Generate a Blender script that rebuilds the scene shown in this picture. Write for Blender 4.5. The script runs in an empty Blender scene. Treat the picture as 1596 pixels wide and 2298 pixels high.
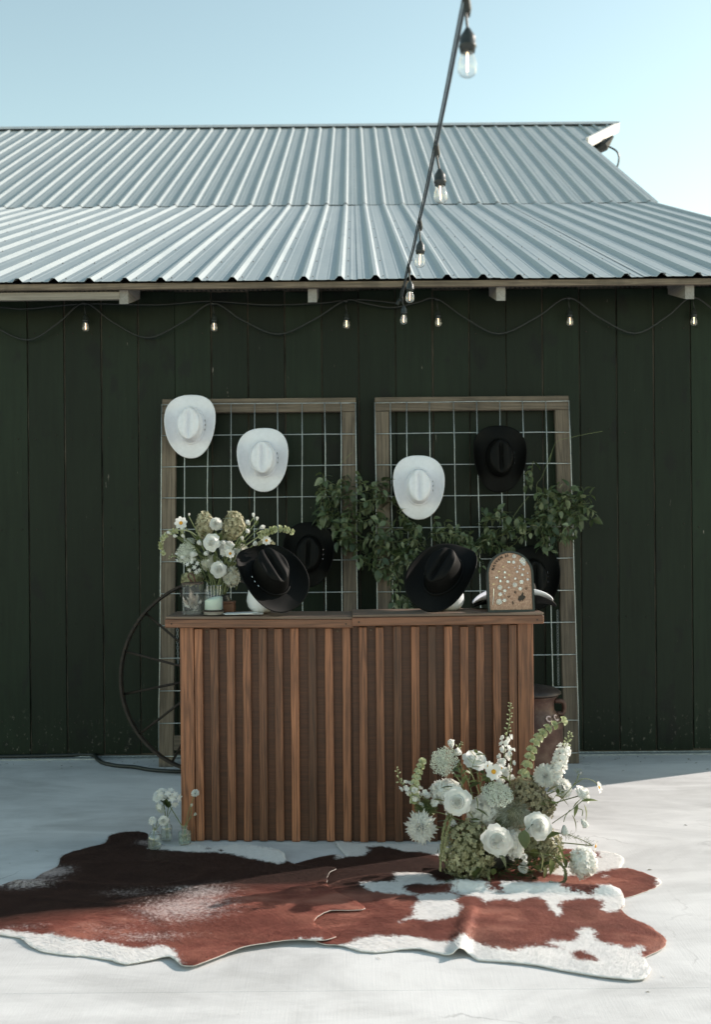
import bpy, bmesh, math, random
import numpy as np
from math import sin, cos, pi, radians, sqrt, exp, atan2
from mathutils import Vector, Matrix, noise as mnoise
from mathutils.geometry import delaunay_2d_cdt

rnd = random.Random(7)
scene = bpy.context.scene
COL = scene.collection

# ------------------------------------------------------------------ camera
EYE = 1.55
F = 2234.0            # focal length in pixels of a 1596 x 2298 picture
ROLL = radians(0.5)
cam_d = bpy.data.cameras.new('camera')
cam_d.sensor_fit = 'VERTICAL'
cam_d.sensor_height = 36.0
cam_d.lens = 35.0
cam_d.clip_start = 0.05
cam_d.clip_end = 500
cam_d.dof.use_dof = True
cam_d.dof.focus_distance = 4.65
cam_d.dof.aperture_fstop = 2.8
cam = bpy.data.objects.new('camera', cam_d)
COL.objects.link(cam)
cam.location = (0, 0, EYE)
cam.rotation_euler = (radians(90), ROLL, 0)
scene.camera = cam

# ------------------------------------------------------------------ sky and sun
SUN_EL, SUN_AZ = radians(28), radians(21.5)      # azimuth measured from +X towards +Y
sun_dir = Vector((cos(SUN_EL) * cos(SUN_AZ), cos(SUN_EL) * sin(SUN_AZ), sin(SUN_EL)))
world = bpy.data.worlds.new('World')
scene.world = world
world.use_nodes = True
wn = world.node_tree
wn.nodes.clear()
w_out = wn.nodes.new('ShaderNodeOutputWorld')
w_bg = wn.nodes.new('ShaderNodeBackground')
w_sky = wn.nodes.new('ShaderNodeTexSky')
w_sky.sky_type = 'NISHITA'
w_sky.sun_disc = False
w_sky.sun_elevation = SUN_EL
w_sky.sun_rotation = radians(90) - SUN_AZ
w_sky.air_density = 1.0
w_sky.dust_density = 0.35
w_sky.ozone_density = 0.4
w_bg.inputs['Strength'].default_value = 0.135
w_tint = wn.nodes.new('ShaderNodeMix')          # overall white balance of the sky light
w_tint.data_type = 'RGBA'
w_tint.blend_type = 'MULTIPLY'
w_tint.inputs[0].default_value = 1.0
w_tint.inputs[7].default_value = (1.0, 0.92, 0.665, 1)
wn.links.new(w_sky.outputs[0], w_tint.inputs[6])
wn.links.new(w_tint.outputs[2], w_bg.inputs[0])
wn.links.new(w_bg.outputs[0], w_out.inputs[0])

sun_d = bpy.data.lights.new('sun', 'SUN')
sun_d.energy = 2.5
sun_d.angle = radians(0.6)
sun_d.color = (1.0, 0.89, 0.81)
sun = bpy.data.objects.new('sun', sun_d)
COL.objects.link(sun)
sun.rotation_euler = sun_dir.to_track_quat('Z', 'Y').to_euler()
sun.location = sun_dir * 30

vs = scene.view_settings
vs.view_transform = 'Standard'
vs.look = 'None'
vs.gamma = 1.0
vs.use_curve_mapping = False
vs.exposure = 1.28
try:
    scene.cycles.use_denoising = True
    scene.cycles.max_bounces = 8
    scene.cycles.transparent_max_bounces = 24
    scene.cycles.caustics_reflective = False
    scene.cycles.caustics_refractive = False
except Exception:
    pass

# ------------------------------------------------------------------ helpers
def at(px, py, Y):
    """world point seen at picture position (px, py) when it stands Y metres away"""
    u, w = px - 798.0, 1149.0 - py
    u0 = u * cos(ROLL) + w * sin(ROLL)
    w0 = -u * sin(ROLL) + w * cos(ROLL)
    return Vector((u0 * Y / F, Y, EYE + w0 * Y / F))

def gnd(px, py, z=0.0):
    u, w = px - 798.0, 1149.0 - py
    u0 = u * cos(ROLL) + w * sin(ROLL)
    w0 = -u * sin(ROLL) + w * cos(ROLL)
    Y = (EYE - z) * F / (-w0)
    return Vector((u0 * Y / F, Y, z))

class MB:
    def __init__(self):
        self.v, self.f, self.t = [], [], []
        self.tint = 0.5
        self.uv = None
    def add(self, verts, faces, tint=None):
        o = len(self.v)
        self.v.extend([tuple(p) for p in verts])
        self.t.extend([self.tint if tint is None else tint] * len(verts))
        self.f.extend([tuple(i + o for i in f) for f in faces])
    def box(self, x0, x1, y0, y1, z0, z1, M=None, bevel=0.0):
        if bevel > 0:
            b = bevel
            # chamfered box: three slabs worth of vertices hulled by hand
            vs_ = []
            for sx in (0, 1):
                for sy in (0, 1):
                    for sz in (0, 1):
                        X, Y, Z = (x0, x1)[sx], (y0, y1)[sy], (z0, z1)[sz]
                        dx, dy, dz = (b, -b)[sx], (b, -b)[sy], (b, -b)[sz]
                        vs_ += [(X, Y + dy, Z + dz), (X + dx, Y, Z + dz), (X + dx, Y + dy, Z)]
            bm = bmesh.new()
            for p in vs_:
                bm.verts.new(p)
            bmesh.ops.convex_hull(bm, input=bm.verts)
            bm.verts.index_update()
            pts = [v.co.copy() for v in bm.verts]
            fcs = [[v.index for v in f.verts] for f in bm.faces]
            bm.free()
        else:
            pts = [Vector(p) for p in ((x0, y0, z0), (x1, y0, z0), (x1, y1, z0), (x0, y1, z0),
                                       (x0, y0, z1), (x1, y0, z1), (x1, y1, z1), (x0, y1, z1))]
            fcs = [(0, 3, 2, 1), (4, 5, 6, 7), (0, 1, 5, 4), (1, 2, 6, 5), (2, 3, 7, 6), (3, 0, 4, 7)]
        if M is not None:
            pts = [M @ p for p in pts]
        self.add(pts, fcs)
    def tube(self, pts, r, n=8, caps=True):
        pts = [Vector(p) for p in pts]
        rs = r if isinstance(r, (list, tuple)) else [r] * len(pts)
        up = None
        rings = []
        for i, p in enumerate(pts):
            a = pts[max(i - 1, 0)]
            b = pts[min(i + 1, len(pts) - 1)]
            d = (b - a)
            if d.length < 1e-9:
                d = Vector((0, 0, 1))
            d.normalize()
            if up is None:
                up = d.orthogonal().normalized()
            up = (up - d * up.dot(d))
            if up.length < 1e-6:
                up = d.orthogonal()
            up.normalize()
            s = d.cross(up)
            rings.append([p + (up * cos(2 * pi * k / n) + s * sin(2 * pi * k / n)) * rs[i] for k in range(n)])
        vs_ = [q for rg in rings for q in rg]
        fs = []
        for i in range(len(pts) - 1):
            for k in range(n):
                k2 = (k + 1) % n
                fs.append((i * n + k, i * n + k2, (i + 1) * n + k2, (i + 1) * n + k))
        if caps:
            fs.append(tuple(range(n - 1, -1, -1)))
            fs.append(tuple((len(pts) - 1) * n + k for k in range(n)))
        self.add(vs_, fs)
    def lathe(self, prof, n=24, M=None, sx=1.0, sy=1.0, cap=True):
        vs_, fs = [], []
        for (r, z) in prof:
            for k in range(n):
                p = Vector((r * sx * cos(2 * pi * k / n), r * sy * sin(2 * pi * k / n), z))
                vs_.append(M @ p if M is not None else p)
        for i in range(len(prof) - 1):
            for k in range(n):
                k2 = (k + 1) % n
                fs.append((i * n + k, i * n + k2, (i + 1) * n + k2, (i + 1) * n + k))
        if cap:
            fs.append(tuple(range(n - 1, -1, -1)))
            fs.append(tuple((len(prof) - 1) * n + k for k in range(n)))
        self.add(vs_, fs)
    def mesh(self, name, mat, smooth=False):
        me = bpy.data.meshes.new(name)
        me.from_pydata(self.v, [], self.f)
        if mat is not None:
            me.materials.append(mat)
        a = me.attributes.new('tint', 'FLOAT', 'POINT')
        a.data.foreach_set('value', self.t)
        if smooth:
            me.polygons.foreach_set('use_smooth', [True] * len(me.polygons))
        me.update()
        return me
    def build(self, name, mat, parent=None, smooth=False, loc=None):
        me = self.mesh(name, mat, smooth)
        return link(name, me, parent, loc)

def link(name, data, parent=None, loc=None, M=None):
    o = bpy.data.objects.new(name, data)
    COL.objects.link(o)
    if parent is not None:
        o.parent = parent
    if loc is not None:
        o.location = loc
    if M is not None:
        o.matrix_local = M
    return o

def tag(o, label=None, cat=None, group=None, kind=None):
    if label: o['label'] = label
    if cat: o['category'] = cat
    if group: o['group'] = group
    if kind: o['kind'] = kind
    return o

def empty(name, loc=(0, 0, 0), label=None, cat=None, group=None, rot=None):
    o = bpy.data.objects.new(name, None)
    COL.objects.link(o)
    o.empty_display_size = 0.1
    o.location = loc
    if rot is not None:
        o.rotation_euler = rot
    return tag(o, label, cat, group)

def bez(pts, n=8):
    """Catmull-Rom through points"""
    pts = [Vector(p) for p in pts]
    out = []
    for i in range(len(pts) - 1):
        p0 = pts[max(i - 1, 0)]; p1 = pts[i]; p2 = pts[i + 1]; p3 = pts[min(i + 2, len(pts) - 1)]
        for k in range(n):
            t = k / n
            out.append(0.5 * ((2 * p1) + (p2 - p0) * t + (2 * p0 - 5 * p1 + 4 * p2 - p3) * t * t + (3 * p1 - p0 - 3 * p2 + p3) * t ** 3))
    out.append(pts[-1])
    return out

def orient(loc, d, spin=0.0, s=1.0):
    d = Vector(d).normalized()
    q = d.to_track_quat('Z', 'Y')
    return Matrix.Translation(loc) @ q.to_matrix().to_4x4() @ Matrix.Rotation(spin, 4, 'Z') @ Matrix.Scale(s, 4)

def inside(p, poly):
    x, y = p
    c = False
    j = len(poly) - 1
    for i in range(len(poly)):
        xi, yi = poly[i]; xj, yj = poly[j]
        if ((yi > y) != (yj > y)) and (x < (xj - xi) * (y - yi) / (yj - yi) + xi):
            c = not c
        j = i
    return c

# ------------------------------------------------------------------ materials
def new_mat(name):
    m = bpy.data.materials.new(name)
    m.use_nodes = True
    nt = m.node_tree
    b = nt.nodes['Principled BSDF']
    return m, nt, b

def N(nt, t, **kw):
    n = nt.nodes.new(t)
    for k, v in kw.items():
        setattr(n, k, v)
    return n

def ramp(nt, fac, stops, interp='LINEAR'):
    r = N(nt, 'ShaderNodeValToRGB')
    r.color_ramp.interpolation = interp
    els = r.color_ramp.elements
    while len(els) < len(stops):
        els.new(0.5)
    for e, (p, c) in zip(els, stops):
        e.position = p
        e.color = (c[0], c[1], c[2], 1) if isinstance(c, (tuple, list)) else (c, c, c, 1)
    nt.links.new(fac, r.inputs[0])
    return r.outputs[0]

def noise_tex(nt, vec, scale, detail=4, rough=0.55, dim='3D', w=None, dist=0.0):
    n = N(nt, 'ShaderNodeTexNoise')
    n.noise_dimensions = dim
    n.inputs['Scale'].default_value = scale
    n.inputs['Detail'].default_value = detail
    n.inputs['Roughness'].default_value = rough
    n.inputs['Distortion'].default_value = dist
    if vec is not None:
        nt.links.new(vec, n.inputs['Vector'])
    if w is not None:
        nt.links.new(w, n.inputs['W'])
    return n.outputs[0]

def mapping(nt, scale=(1, 1, 1), src='Object'):
    tc = N(nt, 'ShaderNodeTexCoord')
    mp = N(nt, 'ShaderNodeMapping')
    mp.inputs['Scale'].default_value = scale
    nt.links.new(tc.outputs[src], mp.inputs[0])
    return mp.outputs[0]

def mix_rgb(nt, fac, a, b, mode='MIX'):
    m = N(nt, 'ShaderNodeMix', data_type='RGBA', blend_type=mode)
    for sock, v in ((m.inputs[0], fac), (m.inputs[6], a), (m.inputs[7], b)):
        if isinstance(v, (int, float)):
            sock.default_value = v
        elif isinstance(v, (tuple, list)):
            sock.default_value = (v[0], v[1], v[2], 1)
        else:
            nt.links.new(v, sock)
    return m.outputs[2]

def math_n(nt, op, a, b=None):
    m = N(nt, 'ShaderNodeMath', operation=op)
    for i, v in enumerate((a, b)):
        if v is None: continue
        if isinstance(v, (int, float)):
            m.inputs[i].default_value = v
        else:
            nt.links.new(v, m.inputs[i])
    return m.outputs[0]

def bump(nt, b, h, strength=0.3, dist=0.01):
    n = N(nt, 'ShaderNodeBump')
    n.inputs['Strength'].default_value = strength
    n.inputs['Distance'].default_value = dist
    nt.links.new(h, n.inputs['Height'])
    nt.links.new(n.outputs[0], b.inputs['Normal'])

def simple(name, col, rough=0.6, metal=0.0, var=0.15, scale=30.0, bump_s=0.0, spec=None, sheen=0.0):
    m, nt, b = new_mat(name)
    vec = mapping(nt)
    n = noise_tex(nt, vec, scale, 4)
    lo = tuple(c * (1 - var) for c in col); hi = tuple(min(1, c * (1 + var)) for c in col)
    nt.links.new(ramp(nt, n, [(0.3, lo), (0.7, hi)]), b.inputs['Base Color'])
    b.inputs['Roughness'].default_value = rough
    b.inputs['Metallic'].default_value = metal
    if spec is not None:
        b.inputs['Specular IOR Level'].default_value = spec
    if sheen:
        b.inputs['Sheen Weight'].default_value = sheen
    if bump_s:
        bump(nt, b, n, bump_s, 0.004)
    return m

def tinted(name, c0, c1, rough=0.6, trans=0.0, var=0.2, scale=60.0, cmid=None):
    """petal / leaf material: colour by the 'tint' value of each floret, a little grain, thin translucency"""
    m, nt, b = new_mat(name)
    a = N(nt, 'ShaderNodeAttribute', attribute_name='tint')
    stops = [(0.0, c0), (1.0, c1)] if cmid is None else [(0.0, c0), (0.5, cmid), (1.0, c1)]
    col = ramp(nt, a.outputs['Fac'], stops)
    n = noise_tex(nt, mapping(nt), scale, 3)
    g = ramp(nt, n, [(0.25, 1 - var), (0.75, 1.0)])
    col = mix_rgb(nt, 1.0, col, g, 'MULTIPLY')
    nt.links.new(col, b.inputs['Base Color'])
    b.inputs['Roughness'].default_value = rough
    if trans > 0:
        tr = N(nt, 'ShaderNodeBsdfTranslucent')
        nt.links.new(col, tr.inputs[0])
        mx = N(nt, 'ShaderNodeMixShader')
        mx.inputs[0].default_value = trans
        out = nt.nodes['Material Output']
        nt.links.new(b.outputs[0], mx.inputs[1])
        nt.links.new(tr.outputs[0], mx.inputs[2])
        nt.links.new(mx.outputs[0], out.inputs[0])
    return m

def wood(name, c_dark, c_light, axis='Z', grain=55.0, rough=0.6, spread=0.5, contrast=1.0, blot=None):
    """boards: long grain lines, a different cut of the timber for each board"""
    m, nt, b = new_mat(name)
    oi = N(nt, 'ShaderNodeObjectInfo')
    rw = math_n(nt, 'MULTIPLY', oi.outputs['Random'], 37.0)
    sc = {'X': (0.035, 1, 1), 'Y': (1, 0.035, 1), 'Z': (1, 1, 0.035)}[axis]
    vec = mapping(nt, sc)
    ring = noise_tex(nt, vec, grain * 0.35, 2, 0.5, '4D', rw, 0.6)
    saw = math_n(nt, 'SINE', math_n(nt, 'MULTIPLY', ring, 46.0))
    saw = math_n(nt, 'ADD', math_n(nt, 'MULTIPLY', saw, 0.5), 0.5)
    fine = noise_tex(nt, vec, grain * 4.5, 4, 0.65, '4D', rw)
    mixg = math_n(nt, 'ADD', math_n(nt, 'MULTIPLY', saw, 0.30 * contrast), math_n(nt, 'MULTIPLY', fine, 0.75))
    blotch = noise_tex(nt, mapping(nt, (1, 1, 1)), 4.0, 3, 0.5, '4D', rw)
    mixg = math_n(nt, 'ADD', mixg, math_n(nt, 'MULTIPLY', blotch, 0.4))
    col = ramp(nt, mixg, [(0.38, c_dark), (0.98, c_light)])
    val = math_n(nt, 'ADD', math_n(nt, 'MULTIPLY', oi.outputs['Random'], spread), 1.0 - spread * 0.5)
    hsv = N(nt, 'ShaderNodeHueSaturation')
    nt.links.new(val, hsv.inputs['Value'])
    hsv.inputs['Saturation'].default_value = 1.0
    nt.links.new(col, hsv.inputs['Color'])
    outc = hsv.outputs[0]
    if blot is not None:
        k = ramp(nt, noise_tex(nt, mapping(nt, (1, 1, 0.25)), 9.0, 5, 0.6, '4D', rw), [(0.5, 0.0), (0.72, 1.0)])
        outc = mix_rgb(nt, math_n(nt, 'MULTIPLY', k, 0.6), outc, blot)
    nt.links.new(outc, b.inputs['Base Color'])
    b.inputs['Roughness'].default_value = rough
    bump(nt, b, mixg, 0.35, 0.002)
    return m

M_ = {}
M_['walnut'] = wood('stained_pine', (0.052, 0.0190, 0.0095), (0.265, 0.108, 0.054), 'Z', 70, 0.5, 1.25, 1.0)
M_['walnut_x'] = wood('stained_pine_rail', (0.078, 0.031, 0.016), (0.24, 0.103, 0.055), 'X', 70, 0.5, 0.2)
M_['walnut_top'] = wood('stained_pine_top', (0.075, 0.050, 0.036), (0.19, 0.13, 0.095), 'X', 60, 0.55, 0.15)
M_['ply'] = wood('stained_plywood', (0.040, 0.0135, 0.0062), (0.125, 0.046, 0.021), 'X', 60, 0.55, 0.2, 0.4)
M_['grey_wood'] = wood('weathered_timber', (0.052, 0.040, 0.029), (0.21, 0.165, 0.122), 'Z', 60, 0.8, 0.35, 0.8, (0.06, 0.05, 0.04))
M_['grey_wood_x'] = wood('weathered_timber_rail', (0.052, 0.040, 0.029), (0.21, 0.165, 0.122), 'X', 60, 0.8, 0.3, 0.8, (0.06, 0.05, 0.04))
M_['pale_wood'] = wood('pale_rough_timber', (0.17, 0.15, 0.125), (0.36, 0.33, 0.29), 'X', 50, 0.85, 0.2, 0.6)
M_['iron'] = simple('rusty_iron', (0.030, 0.022, 0.017), 0.7, 0.3, 0.5, 40, 0.3)
M_['wire'] = simple('galvanised_wire', (0.42, 0.45, 0.46), 0.45, 0.65, 0.2, 25)
M_['cable'] = simple('black_rubber', (0.016, 0.020, 0.019), 0.5, 0, 0.2, 40)
M_['cable_blue'] = simple('dark_blue_grey_cable', (0.055, 0.068, 0.082), 0.45, 0, 0.2, 40)
M_['socket'] = simple('black_socket_plastic', (0.022, 0.028, 0.028), 0.42, 0, 0.15, 60)
M_['white_felt'] = simple('white_felt', (0.775, 0.775, 0.825), 0.9, 0, 0.04, 45, 0.05, 0.2, 0.15)
M_['black_felt'] = simple('black_felt', (0.0028, 0.0029, 0.0026), 0.62, 0, 0.2, 45, 0.05, 0.13, 0.0)
M_['white_gloss'] = simple('white_plastic', (0.74, 0.75, 0.76), 0.35, 0, 0.03, 10)
M_['silver'] = simple('polished_silver', (0.75, 0.75, 0.76), 0.22, 1.0, 0.1, 80)
M_['gold'] = simple('pale_gold', (0.72, 0.55, 0.36), 0.28, 1.0, 0.1, 80)
M_['frame_green'] = simple('dark_green_black_paint', (0.012, 0.020, 0.018), 0.45, 0, 0.2, 30)
M_['letter'] = simple('charred_lettering', (0.022, 0.013, 0.007), 0.6, 0, 0.3, 60)
M_['leather'] = simple('red_brown_leather', (0.10, 0.028, 0.018), 0.45, 0, 0.25, 50, 0.1)
M_['dark_lid'] = simple('dark_wood_lid', (0.05, 0.03, 0.022), 0.5, 0, 0.25, 50)
M_['powder'] = simple('pale_sage_sand', (0.56, 0.66, 0.60), 0.9, 0, 0.06, 260, 0.2)
M_['paper'] = simple('white_paper', (0.80, 0.81, 0.82), 0.8, 0, 0.02, 10)
M_['yellow'] = simple('yellow_pollen', (0.60, 0.30, 0.02), 0.8, 0, 0.3, 300, 0.3)
M_['water'] = None
M_['roofdark'] = simple('dark_soffit', (0.030, 0.032, 0.028), 0.9, 0, 0.3, 20)
M_['dark_ceramic'] = simple('dark_ceramic', (0.02, 0.022, 0.02), 0.4, 0, 0.2, 20)
M_['feather'] = simple('grey_feather', (0.40, 0.36, 0.32), 0.9, 0, 0.5, 90)
M_['moss'] = tinted('low_fern', (0.018, 0.03, 0.010), (0.10, 0.13, 0.04), 0.7, 0.2)

M_['white_petal'] = tinted('white_petal', (0.84, 0.84, 0.79), (0.94, 0.94, 0.925), 0.55, 0.48, 0.04)
M_['cream_petal'] = tinted('cream_petal', (0.60, 0.60, 0.48), (0.86, 0.85, 0.79), 0.6, 0.45, 0.06)
M_['green_hyd'] = tinted('sage_green_floret', (0.20, 0.20, 0.09), (0.52, 0.50, 0.31), 0.7, 0.2, 0.25)
M_['tan_hyd'] = tinted('tan_green_floret', (0.27, 0.25, 0.14), (0.62, 0.58, 0.40), 0.7, 0.2, 0.25)
M_['olive_hyd'] = tinted('olive_floret', (0.17, 0.15, 0.085), (0.44, 0.39, 0.25), 0.7, 0.2, 0.25)
M_['umbel'] = tinted('pale_umbel', (0.56, 0.60, 0.48), (0.84, 0.86, 0.78), 0.75, 0.15, 0.1)
M_['bells'] = tinted('pale_green_bell', (0.34, 0.37, 0.17), (0.68, 0.70, 0.47), 0.6, 0.3, 0.15)
M_['stem'] = tinted('green_stem', (0.09, 0.12, 0.04), (0.24, 0.27, 0.12), 0.6, 0.0, 0.2)
M_['leaf'] = tinted('bouquet_leaf', (0.035, 0.060, 0.020), (0.22, 0.25, 0.09), 0.45, 0.15, 0.2)
M_['ivy'] = tinted('garland_leaf', (0.024, 0.042, 0.015), (0.30, 0.34, 0.21), 0.42, 0.12, 0.2, 60, (0.085, 0.118, 0.052))
M_['amaranth'] = tinted('olive_amaranth', (0.15, 0.16, 0.06), (0.40, 0.40, 0.21), 0.8, 0.1, 0.3)
M_['spiky'] = tinted('green_tuft', (0.05, 0.075, 0.015), (0.24, 0.26, 0.10), 0.7, 0.1, 0.2)
M_['silvergrass'] = tinted('silvery_grass', (0.22, 0.22, 0.14), (0.60, 0.60, 0.50), 0.6, 0.1, 0.2)

def glass_mat(name, tint=(1, 1, 1), refl=1.0, rough=0.02, body=0.0, body_col=(0.8, 0.85, 0.85)):
    m, nt, b = new_mat(name)
    nt.nodes.remove(b)
    out = nt.nodes['Material Output']
    tr = N(nt, 'ShaderNodeBsdfTransparent')
    tr.inputs[0].default_value = (*tint, 1)
    gl = N(nt, 'ShaderNodeBsdfGlossy')
    gl.inputs['Roughness'].default_value = rough
    fr = N(nt, 'ShaderNodeLayerWeight')
    fr.inputs[0].default_value = 0.5
    f5 = math_n(nt, 'ADD', math_n(nt, 'MULTIPLY', math_n(nt, 'POWER', fr.outputs['Facing'], 5.0), 0.9), 0.045)
    nz = noise_tex(nt, mapping(nt), 14.0, 2)
    fac = math_n(nt, 'MULTIPLY', f5, math_n(nt, 'ADD', math_n(nt, 'MULTIPLY', nz, 0.5), refl * 0.9))
    mx = N(nt, 'ShaderNodeMixShader')
    nt.links.new(fac, mx.inputs[0])
    nt.links.new(tr.outputs[0], mx.inputs[1])
    nt.links.new(gl.outputs[0], mx.inputs[2])
    last = mx.outputs[0]
    if body > 0:
        d = N(nt, 'ShaderNodeBsdfDiffuse')
        d.inputs[0].default_value = (*body_col, 1)
        m2 = N(nt, 'ShaderNodeMixShader')
        m2.inputs[0].default_value = body
        nt.links.new(last, m2.inputs[1]); nt.links.new(d.outputs[0], m2.inputs[2])
        last = m2.outputs[0]
    nt.links.new(last, out.inputs[0])
    return m
M_['glass'] = glass_mat('clear_glass', (0.975, 0.985, 0.98), 0.55, 0.02, 0.012)
M_['bulb_glass'] = glass_mat('bulb_glass', (0.93, 0.95, 0.95), 2.2, 0.02, 0.10)
M_['vase_glass'] = glass_mat('pressed_vase_glass', (0.93, 0.945, 0.935), 2.4, 0.03, 0.10, (0.74, 0.77, 0.75))
M_['green_glass'] = glass_mat('pale_green_glass', (0.90, 0.95, 0.92), 1.2, 0.03, 0.14, (0.6, 0.7, 0.65))
M_['water'] = glass_mat('vase_water', (0.92, 0.94, 0.93), 0.7, 0.02, 0.06, (0.66, 0.70, 0.68))

def emis(name, col, s):
    m, nt, b = new_mat(name)
    b.inputs['Base Color'].default_value = (*col, 1)
    b.inputs['Emission Color'].default_value = (*col, 1)
    b.inputs['Emission Strength'].default_value = s
    return m
M_['filament'] = emis('lit_filament', (1.0, 0.62, 0.36), 3.2)

# concrete
def concrete():
    m, nt, b = new_mat('concrete')
    tc = mapping(nt, (1, 1, 1))
    big = noise_tex(nt, tc, 0.9, 6, 0.6)
    mid = noise_tex(nt, mapping(nt, (1, 2.2, 1)), 4.0, 6, 0.65, dist=0.6)
    fine = noise_tex(nt, tc, 160.0, 3, 0.7)
    broom = noise_tex(nt, mapping(nt, (160, 5, 5)), 1.0, 2, 0.5)
    s = math_n(nt, 'ADD', math_n(nt, 'MULTIPLY', big, 0.5), math_n(nt, 'MULTIPLY', mid, 0.5))
    col = ramp(nt, s, [(0.30, (0.53, 0.525, 0.515)), (0.5, (0.645, 0.642, 0.635)), (0.72, (0.70, 0.697, 0.69))])
    speck = ramp(nt, noise_tex(nt, tc, 46.0, 5, 0.75), [(0.27, 0.72), (0.36, 1.0)])
    col = mix_rgb(nt, 1.0, col, speck, 'MULTIPLY')
    stain = ramp(nt, noise_tex(nt, mapping(nt, (0.6, 1.5, 1)), 1.6, 5, 0.6, dist=1.2), [(0.38, 0.78), (0.60, 1.0)])
    col = mix_rgb(nt, 1.0, col, stain, 'MULTIPLY')
    vo = N(nt, 'ShaderNodeTexVoronoi', feature='DISTANCE_TO_EDGE')
    vo.inputs['Scale'].default_value = 0.55
    wv_ = N(nt, 'ShaderNodeVectorMath', operation='ADD')
    nw = N(nt, 'ShaderNodeTexNoise'); nw.inputs['Scale'].default_value = 3.0; nw.inputs['Detail'].default_value = 5
    nt.links.new(tc, nw.inputs['Vector']); nt.links.new(tc, wv_.inputs[0])
    sc3 = N(nt, 'ShaderNodeVectorMath', operation='SCALE'); sc3.inputs['Scale'].default_value = 0.5
    nt.links.new(nw.outputs['Color'], sc3.inputs[0]); nt.links.new(sc3.outputs[0], wv_.inputs[1])
    nt.links.new(wv_.outputs[0], vo.inputs['Vector'])
    crack = ramp(nt, vo.outputs['Distance'], [(0.0, 0.62), (0.0022, 1.0)])
    keep = ramp(nt, big, [(0.50, 0.0), (0.60, 1.0)])
    col = mix_rgb(nt, keep, col, mix_rgb(nt, 1.0, col, crack, 'MULTIPLY'))
    nt.links.new(col, b.inputs['Base Color'])
    b.inputs['Roughness'].default_value = 0.78
    b.inputs['Specular IOR Level'].default_value = 0.35
    h = math_n(nt, 'ADD', math_n(nt, 'MULTIPLY', fine, 0.5), math_n(nt, 'ADD', math_n(nt, 'MULTIPLY', broom, 0.4), math_n(nt, 'MULTIPLY', mid, 0.8)))
    bump(nt, b, h, 0.22, 0.006)
    return m
M_['concrete'] = concrete()

def barn_paint():
    m, nt, b = new_mat('dark_green_barn_paint')
    oi = N(nt, 'ShaderNodeObjectInfo')
    rw = math_n(nt, 'MULTIPLY', oi.outputs['Random'], 29.0)
    v = mapping(nt, (1, 1, 0.06))
    g = noise_tex(nt, v, 45, 4, 0.6, '4D', rw, 0.4)
    broad = noise_tex(nt, mapping(nt, (1, 1, 0.35)), 3.0, 5, 0.6, '4D', rw)
    s = math_n(nt, 'ADD', math_n(nt, 'MULTIPLY', g, 0.5), math_n(nt, 'MULTIPLY', broad, 0.6))
    col = ramp(nt, s, [(0.32, (0.0036, 0.0080, 0.0042)), (0.8, (0.0118, 0.0218, 0.0120))])
    knot = noise_tex(nt, mapping(nt, (1, 1, 0.55)), 6.0, 3, 0.55, '4D', rw)
    col = mix_rgb(nt, ramp(nt, knot, [(0.60, 0.0), (0.66, 0.9)]), col, (0.006, 0.009, 0.007))
    chip = noise_tex(nt, mapping(nt, (1, 1, 0.16)), 34, 5, 0.62, '4D', rw)
    col = mix_rgb(nt, ramp(nt, chip, [(0.695, 0.0), (0.715, 0.8)]), col, (0.26, 0.23, 0.20))
    # dust and straw flecks kicked up against the foot of the boards
    sep = N(nt, 'ShaderNodeSeparateXYZ')
    nt.links.new(mapping(nt), sep.inputs[0])
    low = ramp(nt, sep.outputs['Z'], [(0.0, 1.0), (0.34, 0.0)])
    fleck = noise_tex(nt, mapping(nt, (1, 1, 0.6)), 48, 4, 0.7, '4D', rw)
    fl_m = math_n(nt, 'MULTIPLY', low, ramp(nt, fleck, [(0.60, 0.0), (0.66, 0.9)]))
    col = mix_rgb(nt, fl_m, col, (0.20, 0.18, 0.15))
    val = math_n(nt, 'ADD', math_n(nt, 'MULTIPLY', oi.outputs['Random'], 0.7), 0.62)
    hs = N(nt, 'ShaderNodeHueSaturation')
    nt.links.new(val, hs.inputs['Value']); nt.links.new(col, hs.inputs['Color'])
    nt.links.new(hs.outputs[0], b.inputs['Base Color'])
    b.inputs['Roughness'].default_value = 0.5
    b.inputs['Specular IOR Level'].default_value = 0.2
    bump(nt, b, math_n(nt, 'ADD', g, math_n(nt, 'MULTIPLY', chip, 0.4)), 0.3, 0.003)
    return m
M_['barn'] = barn_paint()

def metal_roof():
    m, nt, b = new_mat('galvanised_roofing')
    tc = mapping(nt, (1, 1, 1))
    n1 = noise_tex(nt, mapping(nt, (6, 0.5, 0.5)), 2.0, 5, 0.6)
    n2 = noise_tex(nt, tc, 26.0, 4, 0.6)
    s = math_n(nt, 'ADD', math_n(nt, 'MULTIPLY', n1, 0.6), math_n(nt, 'MULTIPLY', n2, 0.4))
    nt.links.new(ramp(nt, s, [(0.25, (0.28, 0.325, 0.34)), (0.75, (0.40, 0.44, 0.45))]), b.inputs['Base Color'])
    b.inputs['Metallic'].default_value = 0.12
    nt.links.new(ramp(nt, n1, [(0.3, 0.5), (0.7, 0.64)]), b.inputs['Roughness'])
    bump(nt, b, n1, 0.08, 0.01)
    return m
M_['roof'] = metal_roof()

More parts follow.
